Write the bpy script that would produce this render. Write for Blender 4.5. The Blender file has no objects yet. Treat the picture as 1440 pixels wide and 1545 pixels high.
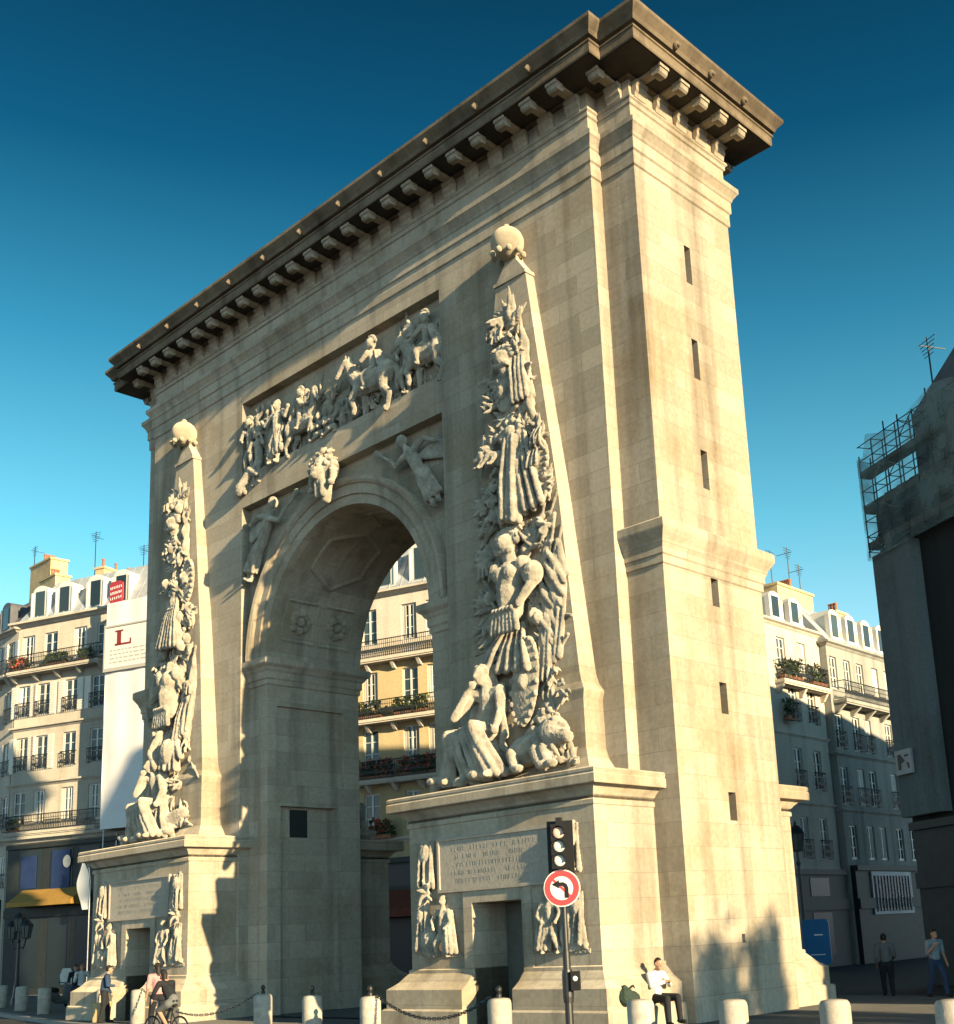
import bpy, bmesh, math, random
from mathutils import Vector, Matrix, Euler
random.seed(7)
PI = math.pi
S = bpy.context.scene
COL = S.collection

# ---------------------------------------------------------------- camera
cam_d = bpy.data.cameras.new('camera')
cam = bpy.data.objects.new('camera', cam_d)
COL.objects.link(cam)
YAW, PITCH, ROLL = math.radians(42.81056), math.radians(12.78984), math.radians(-2.7926)
CAM = Vector((28.5431, -21.60997, 2.08145))
fw = Vector((-math.sin(YAW)*math.cos(PITCH), math.cos(YAW)*math.cos(PITCH), math.sin(PITCH)))
rt = Vector((math.cos(YAW), math.sin(YAW), 0)); up = rt.cross(fw)
r2 = rt*math.cos(ROLL) + up*math.sin(ROLL); u2 = -rt*math.sin(ROLL) + up*math.cos(ROLL)
m = Matrix((r2, u2, -fw)).transposed().to_4x4(); m.translation = CAM
cam.matrix_world = m
cam_d.sensor_fit = 'HORIZONTAL'; cam_d.sensor_width = 36
cam_d.lens = 36*1809.0465/1440
cam_d.shift_x = -98.0987/1440; cam_d.shift_y = 224.6316/1440
cam_d.clip_end = 3000; cam_d.clip_start = .1
S.camera = cam

# ---------------------------------------------------------------- light
SUN = Vector((1, -0.086, 0.235)).normalized()
sd = bpy.data.lights.new('sun', 'SUN'); sd.energy = 5.0; sd.angle = math.radians(.5); sd.color = (1, .765, .44)
so = bpy.data.objects.new('sun', sd); COL.objects.link(so)
so.rotation_euler = SUN.to_track_quat('Z', 'Y').to_euler(); so.location = (60, -20, 40)
W = bpy.data.worlds.new('World'); S.world = W; W.use_nodes = True
nt = W.node_tree; nt.nodes.clear()
out = nt.nodes.new('ShaderNodeOutputWorld'); bg = nt.nodes.new('ShaderNodeBackground')
sky = nt.nodes.new('ShaderNodeTexSky'); sky.sky_type = 'NISHITA'; sky.sun_disc = False
sky.sun_elevation = math.asin(SUN.z); sky.sun_rotation = math.atan2(SUN.x, SUN.y)
sky.air_density = 1.0; sky.dust_density = .2; sky.ozone_density = 3.0
# the sky's own brightness, coloured as the clear teal evening air of the photograph: pale at the horizon, deep blue overhead
lum = nt.nodes.new('ShaderNodeRGBToBW'); nt.links.new(sky.outputs[0], lum.inputs[0])
wtc = nt.nodes.new('ShaderNodeTexCoord'); sxyz = nt.nodes.new('ShaderNodeSeparateXYZ'); nt.links.new(wtc.outputs['Generated'], sxyz.inputs[0])
ramp = nt.nodes.new('ShaderNodeValToRGB'); nt.links.new(sxyz.outputs['Z'], ramp.inputs[0])
el = ramp.color_ramp.elements; el[0].position = 0.0; el[0].color = (1.05, 1.06, 1.08, 1); el[1].position = .75; el[1].color = (.004, .07, .18, 1)
for p_, c_ in ((.15, (.58, .98, 1.10)), (.32, (.22, .82, 1.10)), (.46, (.07, .50, .82)), (.58, (.012, .23, .48))): e2 = el.new(p_); e2.color = (*c_, 1)
t2 = nt.nodes.new('ShaderNodeVectorMath'); t2.operation = 'SCALE'
nt.links.new(ramp.outputs[0], t2.inputs[0]); nt.links.new(lum.outputs[0], t2.inputs['Scale'])
nt.links.new(t2.outputs[0], bg.inputs[0]); bg.inputs[1].default_value = .145
nt.links.new(bg.outputs[0], out.inputs[0])
S.view_settings.view_transform = 'Standard'; S.view_settings.look = 'None'
S.view_settings.exposure = 1.33; S.view_settings.gamma = 1
S.cycles.max_bounces = 6; S.cycles.diffuse_bounces = 4; S.cycles.transparent_max_bounces = 12

# ---------------------------------------------------------------- materials
def mat(name, col, rough=.8, metal=0., noise=0., nscale=3., bump=0., bscale=30., spec=.3, diffr=0., rnd=0.):
    M = bpy.data.materials.new(name); M.use_nodes = True
    t = M.node_tree; b = t.nodes['Principled BSDF']
    b.inputs['Base Color'].default_value = (*col, 1); b.inputs['Roughness'].default_value = rough
    b.inputs['Metallic'].default_value = metal; b.inputs['Specular IOR Level'].default_value = spec
    if 'Diffuse Roughness' in b.inputs: b.inputs['Diffuse Roughness'].default_value = diffr
    tc = t.nodes.new('ShaderNodeTexCoord')
    src = None
    if noise:
        n = t.nodes.new('ShaderNodeTexNoise'); n.inputs['Scale'].default_value = nscale; n.inputs['Detail'].default_value = 6
        n.inputs['Roughness'].default_value = .65
        t.links.new(tc.outputs['Object'], n.inputs['Vector'])
        r = t.nodes.new('ShaderNodeMapRange'); r.inputs[1].default_value = .3; r.inputs[2].default_value = .7
        r.inputs[3].default_value = 1-noise; r.inputs[4].default_value = 1+noise*.6
        t.links.new(n.outputs[0], r.inputs[0])
        x = t.nodes.new('ShaderNodeVectorMath'); x.operation = 'SCALE'; x.inputs[0].default_value = col
        t.links.new(r.outputs[0], x.inputs['Scale']); src = x.outputs[0]
    if rnd:
        oi = t.nodes.new('ShaderNodeObjectInfo'); r = t.nodes.new('ShaderNodeMapRange')
        r.inputs[3].default_value = 1-rnd; r.inputs[4].default_value = 1+rnd
        t.links.new(oi.outputs['Random'], r.inputs[0])
        x = t.nodes.new('ShaderNodeVectorMath'); x.operation = 'SCALE'
        if src: t.links.new(src, x.inputs[0])
        else: x.inputs[0].default_value = col
        t.links.new(r.outputs[0], x.inputs['Scale']); src = x.outputs[0]
    if src: t.links.new(src, b.inputs['Base Color'])
    if bump:
        n = t.nodes.new('ShaderNodeTexNoise'); n.inputs['Scale'].default_value = bscale; n.inputs['Detail'].default_value = 5
        t.links.new(tc.outputs['Object'], n.inputs['Vector'])
        bp = t.nodes.new('ShaderNodeBump'); bp.inputs['Strength'].default_value = bump; bp.inputs['Distance'].default_value = .02
        t.links.new(n.outputs[0], bp.inputs['Height']); t.links.new(bp.outputs[0], b.inputs['Normal'])
    return M

def stone(name, c1, c2, stain, stain_amt=.5, bw=1.15, bh=.46, mort=.006, mortar_dark=.72, streak=.25, bump=.25):
    """ashlar limestone: courses of blocks in metres (UV), each block its own tone, weather stains and rain streaks"""
    M = bpy.data.materials.new(name); M.use_nodes = True
    t = M.node_tree; b = t.nodes['Principled BSDF']
    b.inputs['Roughness'].default_value = .92; b.inputs['Specular IOR Level'].default_value = .15
    if 'Diffuse Roughness' in b.inputs: b.inputs['Diffuse Roughness'].default_value = 1.0
    N, L = t.nodes.new, t.links.new
    tc = N('ShaderNodeTexCoord')
    br = N('ShaderNodeTexBrick'); br.offset = .5; br.squash = 1
    br.inputs['Scale'].default_value = 1; br.inputs['Brick Width'].default_value = bw; br.inputs['Row Height'].default_value = bh
    br.inputs['Mortar Size'].default_value = mort; br.inputs['Mortar Smooth'].default_value = .3; br.inputs['Bias'].default_value = 0
    br.inputs['Color1'].default_value = (*c1, 1); br.inputs['Color2'].default_value = (*c2, 1)
    mc = [x*mortar_dark for x in c1]; br.inputs['Mortar'].default_value = (*mc, 1)
    L(tc.outputs['UV'], br.inputs['Vector'])
    n1 = N('ShaderNodeTexNoise'); n1.inputs['Scale'].default_value = .35; n1.inputs['Detail'].default_value = 7; n1.inputs['Roughness'].default_value = .62
    L(tc.outputs['Object'], n1.inputs['Vector'])
    r1 = N('ShaderNodeMapRange'); r1.inputs[1].default_value = .48; r1.inputs[2].default_value = .72; r1.inputs[3].default_value = 0; r1.inputs[4].default_value = stain_amt
    L(n1.outputs[0], r1.inputs[0])
    m1 = N('ShaderNodeMix'); m1.data_type = 'RGBA'; L(r1.outputs[0], m1.inputs[0]); L(br.outputs[0], m1.inputs[6]); m1.inputs[7].default_value = (*stain, 1)
    # vertical rain streaks
    mp = N('ShaderNodeMapping'); mp.inputs['Scale'].default_value = (1.6, 1.6, .09); L(tc.outputs['Object'], mp.inputs[0])
    n2 = N('ShaderNodeTexNoise'); n2.inputs['Scale'].default_value = 1.0; n2.inputs['Detail'].default_value = 5; L(mp.outputs[0], n2.inputs['Vector'])
    r2_ = N('ShaderNodeMapRange'); r2_.inputs[1].default_value = .5; r2_.inputs[2].default_value = .75; r2_.inputs[3].default_value = 1; r2_.inputs[4].default_value = 1-streak
    L(n2.outputs[0], r2_.inputs[0])
    n3 = N('ShaderNodeTexNoise'); n3.inputs['Scale'].default_value = 9; n3.inputs['Detail'].default_value = 6; L(tc.outputs['Object'], n3.inputs['Vector'])
    r3 = N('ShaderNodeMapRange'); r3.inputs[1].default_value = .3; r3.inputs[2].default_value = .7; r3.inputs[3].default_value = .88; r3.inputs[4].default_value = 1.08
    L(n3.outputs[0], r3.inputs[0])
    mu = N('ShaderNodeMath'); mu.operation = 'MULTIPLY'; L(r2_.outputs[0], mu.inputs[0]); L(r3.outputs[0], mu.inputs[1])
    sc = N('ShaderNodeVectorMath'); sc.operation = 'SCALE'; L(m1.outputs[2], sc.inputs[0]); L(mu.outputs[0], sc.inputs['Scale'])
    L(sc.outputs[0], b.inputs['Base Color'])
    n4 = N('ShaderNodeTexNoise'); n4.inputs['Scale'].default_value = 22; n4.inputs['Detail'].default_value = 6; L(tc.outputs['Object'], n4.inputs['Vector'])
    ad = N('ShaderNodeMath'); ad.operation = 'MULTIPLY_ADD'; L(br.outputs['Fac'], ad.inputs[0]); ad.inputs[1].default_value = -.8; L(n4.outputs[0], ad.inputs[2])
    bp = N('ShaderNodeBump'); bp.inputs['Strength'].default_value = bump; bp.inputs['Distance'].default_value = .02
    L(ad.outputs[0], bp.inputs['Height']); L(bp.outputs[0], b.inputs['Normal'])
    return M

M = {}
M['stone'] = stone('limestone_ashlar', (.505, .447, .355), (.40, .35, .272), (.32, .25, .155), .85, bw=1.3, bh=.55, mort=.009, mortar_dark=.66, streak=.42, bump=.16)
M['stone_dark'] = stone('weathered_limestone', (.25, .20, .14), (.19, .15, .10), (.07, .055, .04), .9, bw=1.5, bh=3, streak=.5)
M['carved'] = mat('carved_limestone', (.43, .395, .325), .9, noise=.42, nscale=3.0, bump=.35, bscale=26, spec=.15, diffr=1)
M['soffit'] = mat('shaded_soffit', (.045, .04, .033), .9, noise=.4, nscale=1.5, bump=.3)  # shade under the cornice put into the near-black base colour
M['worn'] = mat('worn_cut_letters', (.375, .34, .285), .95, noise=.2)
M['ball'] = mat('ochre_limestone', (.46, .40, .30), .9, noise=.2, nscale=3, bump=.3, spec=.15, diffr=1)
M['tablet'] = stone('inscription_marble', (.44, .40, .34), (.42, .38, .32), (.30, .26, .2), .5, bw=9, bh=9, streak=.2)
M['lead'] = mat('roof_lead', (.09, .085, .08), .6, noise=.3)
M['void'] = mat('dark_interior', (.03, .032, .03), .9)
M['wood_door'] = mat('grey_painted_door', (.16, .17, .15), .6, noise=.2)
M['iron'] = mat('black_iron', (.018, .02, .021), .45, metal=.0, spec=.5)
M['zinc'] = mat('zinc_roof', (.36, .39, .42), .5, noise=.25, nscale=1.2, spec=.4)
M['slate'] = mat('slate_roof', (.10, .105, .12), .55, noise=.3, nscale=2)
M['glass'] = mat('window_glass', (.035, .05, .055), .08, spec=.6, rnd=.6)
M['curtain'] = mat('net_curtain', (.6, .58, .53), .9, rnd=.3)
M['frame'] = mat('white_joinery', (.66, .65, .6), .5, noise=.08)
M['shutter'] = mat('pale_shutters', (.66, .62, .55), .6, noise=.1)
M['cream'] = stone('cream_render', (.46, .43, .37), (.43, .40, .345), (.30, .275, .235), .6, bw=1.2, bh=.5, mort=.006, streak=.25, bump=.12)
M['white_render'] = stone('white_render', (.62, .57, .5), (.60, .55, .48), (.45, .4, .33), .5, bw=40, bh=40, streak=.22, bump=.1)
M['yellow_render'] = stone('yellow_render', (.56, .46, .28), (.54, .445, .27), (.45, .33, .18), .5, bw=40, bh=40, streak=.2, bump=.1)
M['grey_render'] = stone('grey_render', (.38, .385, .365), (.36, .365, .345), (.25, .24, .21), .6, bw=40, bh=40, streak=.35, bump=.1)
M['dark_render'] = stone('dark_render', (.04, .045, .046), (.034, .038, .04), (.02, .022, .024), .6, bw=40, bh=40, streak=.4, bump=.1)  # near-black base colour with random blotches and streaks
M['pale_wall'] = stone('pale_gable_render', (.20, .24, .245), (.185, .225, .23), (.08, .095, .095), .6, bw=40, bh=40, streak=.3, bump=.1)
M['chimney'] = mat('chimney_render', (.56, .42, .23), .9, noise=.25, nscale=1.5, bump=.2)
M['pot'] = mat('terracotta_pot', (.32, .14, .08), .8, noise=.2)
M['shop'] = mat('dark_shopfront', (.025, .03, .03), .5, noise=.3)
M['shopglass'] = mat('shop_window', (.015, .025, .03), .25, spec=.25)
M['awn_y'] = mat('ochre_awning', (.36, .21, .05), .8, noise=.15)
M['awn_r'] = mat('red_awning', (.16, .04, .025), .8, noise=.25)
M['bluepost'] = mat('navy_poster', (.02, .04, .12), .6, noise=.2)
M['palepost'] = mat('pale_poster', (.55, .56, .52), .7, noise=.15)
M['white'] = mat('white_tarpaulin', (.74, .72, .72), .75, noise=.06, nscale=.8, bump=.3, bscale=2.2)
M['poster'] = mat('poster_paper', (.72, .70, .64), .7, noise=.05)
M['red'] = mat('red_board', (.62, .05, .06), .55, noise=.08)
M['inkred'] = mat('dark_red_ink', (.22, .03, .03), .6)
M['inkgrey'] = mat('grey_ink', (.42, .41, .38), .7)
M['paint_white'] = mat('white_paint', (.8, .79, .75), .6)
M['signred'] = mat('sign_red', (.66, .055, .06), .4, spec=.4)
M['signwhite'] = mat('sign_white', (.78, .76, .7), .4, spec=.4)
M['black'] = mat('sign_black', (.012, .012, .013), .5)
M['lens_r'] = mat('pale_red_lens', (.72, .48, .40), .25, spec=.5)
M['lens_w'] = mat('pale_lens', (.78, .76, .66), .25, spec=.5)
M['bollard'] = mat('bollard_concrete', (.44, .40, .34), .85, noise=.3, nscale=5, bump=.25, bscale=40, rnd=.08)
M['asphalt'] = mat('asphalt', (.045, .047, .05), .9, noise=.35, nscale=2.5, bump=.4, bscale=60)
M['paving'] = stone('granite_paving', (.10, .10, .097), (.085, .085, .083), (.05, .05, .05), .6, bw=.9, bh=.6, mort=.012, streak=.0, bump=.2)
M['kerb'] = mat('granite_kerb', (.27, .265, .25), .85, noise=.25, nscale=6)
M['skin'] = mat('skin', (.42, .25, .17), .6, noise=.06)
M['hair_d'] = mat('dark_hair', (.018, .014, .011), .6)
M['hair_o'] = mat('auburn_hair', (.36, .16, .045), .6, noise=.2)
M['c_white'] = mat('white_cotton', (.62, .64, .64), .9, noise=.08)
M['c_dark'] = mat('black_cloth', (.018, .02, .024), .9, noise=.2)
M['c_blue'] = mat('navy_cloth', (.03, .055, .11), .9, noise=.2)
M['c_grey'] = mat('grey_cloth', (.13, .14, .14), .9, noise=.15)
M['c_pink'] = mat('pink_cloth', (.62, .25, .25), .9, noise=.1)
M['c_green'] = mat('dark_green_cloth', (.03, .05, .04), .9, noise=.2)
M['c_tan'] = mat('tan_canvas', (.50, .38, .2), .9, noise=.12)
M['bluepanel'] = mat('blue_panel', (.02, .14, .32), .5, noise=.1)
M['leaf'] = mat('balcony_foliage', (.05, .085, .03), .8, noise=.4, nscale=9, rnd=.2)
M['flower'] = mat('red_geranium', (.5, .1, .07), .8, noise=.3, nscale=9)
M['bark'] = mat('bark', (.12, .10, .075), .9, noise=.3)
M['rubber'] = mat('tyre_rubber', (.015, .015, .015), .8)
M['steel'] = mat('brushed_steel', (.45, .45, .45), .4, metal=.8)
def netting():
    m_ = bpy.data.materials.new('scaffold_netting'); m_.use_nodes = True; t = m_.node_tree
    b = t.nodes['Principled BSDF']; b.inputs['Base Color'].default_value = (.26, .37, .37, 1); b.inputs['Roughness'].default_value = .9
    tr = t.nodes.new('ShaderNodeBsdfTransparent'); mx = t.nodes.new('ShaderNodeMixShader')
    tc = t.nodes.new('ShaderNodeTexCoord'); n = t.nodes.new('ShaderNodeTexNoise'); n.inputs['Scale'].default_value = .9; n.inputs['Detail'].default_value = 4
    t.links.new(tc.outputs['Object'], n.inputs['Vector'])
    r = t.nodes.new('ShaderNodeMapRange'); r.inputs[1].default_value = .35; r.inputs[2].default_value = .65; r.inputs[3].default_value = .08; r.inputs[4].default_value = .6
    t.links.new(n.outputs[0], r.inputs[0]); t.links.new(r.outputs[0], mx.inputs[0])
    t.links.new(tr.outputs[0], mx.inputs[1]); t.links.new(b.outputs[0], mx.inputs[2])
    t.links.new(mx.outputs[0], t.nodes['Material Output'].inputs[0]); return m_
M['net'] = netting()

# ---------------------------------------------------------------- mesh helpers
class MB:
    def __init__(s): s.v = []; s.f = []
    def add(s, vs, fs):
        o = len(s.v); s.v += [tuple(v) for v in vs]; s.f += [tuple(i+o for i in f) for f in fs]; return s
    def box(s, x0, x1, y0, y1, z0, z1):
        return s.add([(x0,y0,z0),(x1,y0,z0),(x1,y1,z0),(x0,y1,z0),(x0,y0,z1),(x1,y0,z1),(x1,y1,z1),(x0,y1,z1)],
                     [(0,3,2,1),(4,5,6,7),(0,1,5,4),(1,2,6,5),(2,3,7,6),(3,0,4,7)])
    def obox(s, c, dx, dy, dz):   # oriented box: centre and three half vectors
        c, dx, dy, dz = map(Vector, (c, dx, dy, dz))
        v = [c+a*dx+b*dy+e*dz for e in (-1,1) for a, b in ((-1,-1),(1,-1),(1,1),(-1,1))]
        return s.add(v, [(0,3,2,1),(4,5,6,7),(0,1,5,4),(1,2,6,5),(2,3,7,6),(3,0,4,7)])
    def bar(s, a, b, r, r1=None, n=6):
        a, b = Vector(a), Vector(b); r1 = r if r1 is None else r1
        d = (b-a).normalized(); x = d.orthogonal().normalized(); y = d.cross(x)
        vs = [a+(x*math.cos(2*PI*i/n)+y*math.sin(2*PI*i/n))*r for i in range(n)] + [b+(x*math.cos(2*PI*i/n)+y*math.sin(2*PI*i/n))*r1 for i in range(n)]
        return s.add(vs, [(i,(i+1)%n,(i+1)%n+n,i+n) for i in range(n)] + [tuple(range(n-1,-1,-1)), tuple(range(n,2*n))])
    def tube(s, pts, r, n=6):
        for a, b in zip(pts[:-1], pts[1:]): s.bar(a, b, r, n=n)
        return s
    def lathe(s, prof, c=(0,0,0), n=16):   # prof: (r,z)
        c = Vector(c); k = len(prof)
        vs = [c+Vector((r*math.cos(2*PI*i/n), r*math.sin(2*PI*i/n), z)) for r, z in prof for i in range(n)]
        fs = [(j*n+i, j*n+(i+1)%n, (j+1)*n+(i+1)%n, (j+1)*n+i) for j in range(k-1) for i in range(n)]
        fs += [tuple(range(n-1,-1,-1)), tuple((k-1)*n+i for i in range(n))]
        return s.add(vs, fs)
    def ell(s, c, r, rot=None, n=10, m_=7):
        c = Vector(c); r = Vector(r) if not isinstance(r, (int, float)) else Vector((r,r,r))
        R = rot if rot is not None else Matrix.Identity(3)
        vs = [c+R@Vector((0,0,-r.z))]
        for j in range(1, m_):
            a = -PI/2+PI*j/m_
            for i in range(n):
                b = 2*PI*i/n; vs.append(c+R@Vector((r.x*math.cos(a)*math.cos(b), r.y*math.cos(a)*math.sin(b), r.z*math.sin(a))))
        vs.append(c+R@Vector((0,0,r.z)))
        fs = [(0, 1+(i+1)%n, 1+i) for i in range(n)]
        for j in range(m_-2):
            for i in range(n): fs.append((1+j*n+i, 1+j*n+(i+1)%n, 1+(j+1)*n+(i+1)%n, 1+(j+1)*n+i))
        l = len(vs)-1; o = 1+(m_-2)*n
        fs += [(l, o+i, o+(i+1)%n) for i in range(n)]
        return s.add(vs, fs)
    def cap(s, a, b, r0, r1=None, n=9):   # tapered capsule
        a, b = Vector(a), Vector(b); r1 = r0 if r1 is None else r1
        d = b-a
        if d.length < 1e-6: return s.ell(a, r0, n=n)
        d = d.normalized(); x = d.orthogonal().normalized(); y = d.cross(x); R = []
        for t in (-.95, -.6, 0): R.append((a+d*r0*t, r0*math.sqrt(max(0, 1-t*t))))
        for t in (0, .6, .95): R.append((b+d*r1*t, r1*math.sqrt(max(0, 1-t*t))))
        vs = [p+(x*math.cos(2*PI*i/n)+y*math.sin(2*PI*i/n))*q for p, q in R for i in range(n)]
        k = len(R); fs = [(j*n+i, j*n+(i+1)%n, (j+1)*n+(i+1)%n, (j+1)*n+i) for j in range(k-1) for i in range(n)]
        fs += [tuple(range(n-1,-1,-1)), tuple((k-1)*n+i for i in range(n))]
        return s.add(vs, fs)
    def chain(s, pts, rs):
        for i in range(len(pts)-1): s.cap(pts[i], pts[i+1], rs[i], rs[i+1])
        return s
    def prism(s, poly, axis, a, b):   # poly of 2D points extruded along an axis from a to b
        def P(p, t): return {'x': (t, p[0], p[1]), 'y': (p[0], t, p[1]), 'z': (p[0], p[1], t)}[axis]
        n = len(poly); vs = [P(p, a) for p in poly]+[P(p, b) for p in poly]
        return s.add(vs, [(i,(i+1)%n,(i+1)%n+n,i+n) for i in range(n)]+[tuple(range(n-1,-1,-1)), tuple(range(n,2*n))])
    def sweep(s, path, prof, closed=True):
        """mitred moulding: path = plan polygon (counter-clockwise), prof = (outward offset, z)"""
        n = len(path); P = [Vector(p).to_2d() for p in path]; off = []
        for i in range(n):
            def nrm(a, b): d = (b-a).normalized(); return Vector((d.y, -d.x))
            if closed or 0 < i < n-1:
                n0 = nrm(P[i-1], P[i]); n1 = nrm(P[i], P[(i+1)%n]); k = n0+n1; k = k/max(.2, (1+n0.dot(n1)))
            elif i == 0: k = nrm(P[0], P[1])
            else: k = nrm(P[-2], P[-1])
            off.append(k)
        m_ = len(prof)
        vs = [(P[i].x+off[i].x*o, P[i].y+off[i].y*o, z) for i in range(n) for o, z in prof]
        fs = []
        for i in range(n if closed else n-1):
            j = (i+1)%n
            for q in range(m_-1): fs.append((i*m_+q, j*m_+q, j*m_+q+1, i*m_+q+1))
        s.add(vs, fs); return s
    def grid(s, o, ud, vd, U, V, holes):
        """wall sheet with real openings: hole = (u0,u1,v0,v1,depth,back)"""
        o, ud, vd = Vector(o), Vector(ud), Vector(vd); nd = ud.cross(vd)
        us = sorted(set([U[0], U[1]]+[x for h in holes for x in h[:2]])); vs_ = sorted(set([V[0], V[1]]+[x for h in holes for x in h[2:4]]))
        us = [u for u in us if U[0]-1e-6 <= u <= U[1]+1e-6]; vs_ = [v for v in vs_ if V[0]-1e-6 <= v <= V[1]+1e-6]
        def inh(u, v): return any(h[0] < u < h[1] and h[2] < v < h[3] for h in holes)
        for a, b in zip(us[:-1], us[1:]):
            for c, d in zip(vs_[:-1], vs_[1:]):
                if inh((a+b)/2, (c+d)/2): continue
                s.add([o+ud*a+vd*c, o+ud*b+vd*c, o+ud*b+vd*d, o+ud*a+vd*d], [(0,1,2,3)])
        for h in holes:
            u0, u1, v0, v1, dep = h[:5]; k = -nd*dep
            q = [o+ud*u0+vd*v0, o+ud*u1+vd*v0, o+ud*u1+vd*v1, o+ud*u0+vd*v1]; q2 = [p+k for p in q]
            s.add(q+q2, [(i, i+4, (i+1)%4+4, (i+1)%4) for i in range(4)])
            if h[5]: s.add(q2, [(0,1,2,3)])
        return s
    def mesh(s, name, m_=None, smooth=False):
        me = bpy.data.meshes.new(name); me.from_pydata(s.v, [], s.f); me.update()
        if m_ is not None: me.materials.append(M[m_] if isinstance(m_, str) else m_)
        boxuv(me)
        if smooth: me.polygons.foreach_set('use_smooth', [True]*len(me.polygons))
        return me
    def build(s, name, m_, parent=None, smooth=False, loc=None, rz=0):
        return link(name, s.mesh(name, m_, smooth), parent, loc, rz)

def boxuv(me):
    uv = me.uv_layers.new(name='UVMap'); co = me.vertices
    for p in me.polygons:
        n = p.normal; a = max(range(3), key=lambda i: abs(n[i]))
        for li in p.loop_indices:
            v = co[me.loops[li].vertex_index].co
            uv.data[li].uv = (v.y, v.z) if a == 0 else ((v.x, v.z) if a == 1 else (v.x, v.y))

def link(name, me, parent=None, loc=None, rz=0):
    o = bpy.data.objects.new(name, me); COL.objects.link(o)
    if parent: o.parent = parent
    if loc is not None: o.location = loc
    o.rotation_euler.z = rz
    return o
def tag(o, label=None, cat=None, group=None, kind=None):
    if label: o['label'] = label
    if cat: o['category'] = cat
    if group: o['group'] = group
    if kind: o['kind'] = kind
    return o
def thing(name, label, cat, loc=(0,0,0), rz=0, group=None):
    o = bpy.data.objects.new(name, None); COL.objects.link(o); o.location = loc; o.rotation_euler.z = rz
    return tag(o, label, cat, group)
def copy_tree(o, parent=None):
    c = o.copy(); COL.objects.link(c)
    if parent: c.parent = parent
    for ch in list(o.children): copy_tree(ch, c)
    return c
def fuse(mb, name, vox=.04, smooth_it=2, decim=None, rough=0):
    """one continuous carved / living surface out of overlapping volumes"""
    me = bpy.data.meshes.new('raw'); me.from_pydata(mb.v, [], mb.f)
    o = bpy.data.objects.new('raw', me); COL.objects.link(o)
    r = o.modifiers.new('r', 'REMESH'); r.mode = 'VOXEL'; r.voxel_size = vox; r.use_smooth_shade = True
    if rough:
        if 'chisel' not in bpy.data.textures:
            tx = bpy.data.textures.new('chisel', 'CLOUDS'); tx.noise_scale = .055; tx.noise_depth = 4
        d = o.modifiers.new('n', 'DISPLACE'); d.texture = bpy.data.textures['chisel']; d.strength = rough; d.mid_level = .5; d.texture_coords = 'LOCAL'
    if smooth_it:
        k = o.modifiers.new('s', 'SMOOTH'); k.iterations = smooth_it; k.factor = .5
    if decim:
        d = o.modifiers.new('d', 'DECIMATE'); d.ratio = decim
    dg = bpy.context.evaluated_depsgraph_get()
    res = bpy.data.meshes.new_from_object(o.evaluated_get(dg)); res.name = name
    bpy.data.objects.remove(o); bpy.data.meshes.remove(me)
    res.polygons.foreach_set('use_smooth', [True]*len(res.polygons))
    return res
def carve(mb, name, m_, parent, vox=.04, it=0, loc=None, decim=None, rough=.034):
    me = fuse(mb, name, vox*.6, it, decim, rough); me.materials.clear(); me.materials.append(M[m_])
    return link(name, me, parent, loc)
# ================================================================= the triumphal arch
A, B, SY, YB, YR = 11.1, 12.2, .42, 4.62, 4.05
WB, AR, ZC = 5.1, 4.04, 11.3          # bay half width, arch radius, springing
XP0, XP1 = 5.25, 11.42                # pedestal
arch = thing('triumphal_arch', 'tall honey limestone triumphal arch with carved obelisks, relief panel and heavy bracketed cornice', 'arch')

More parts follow.
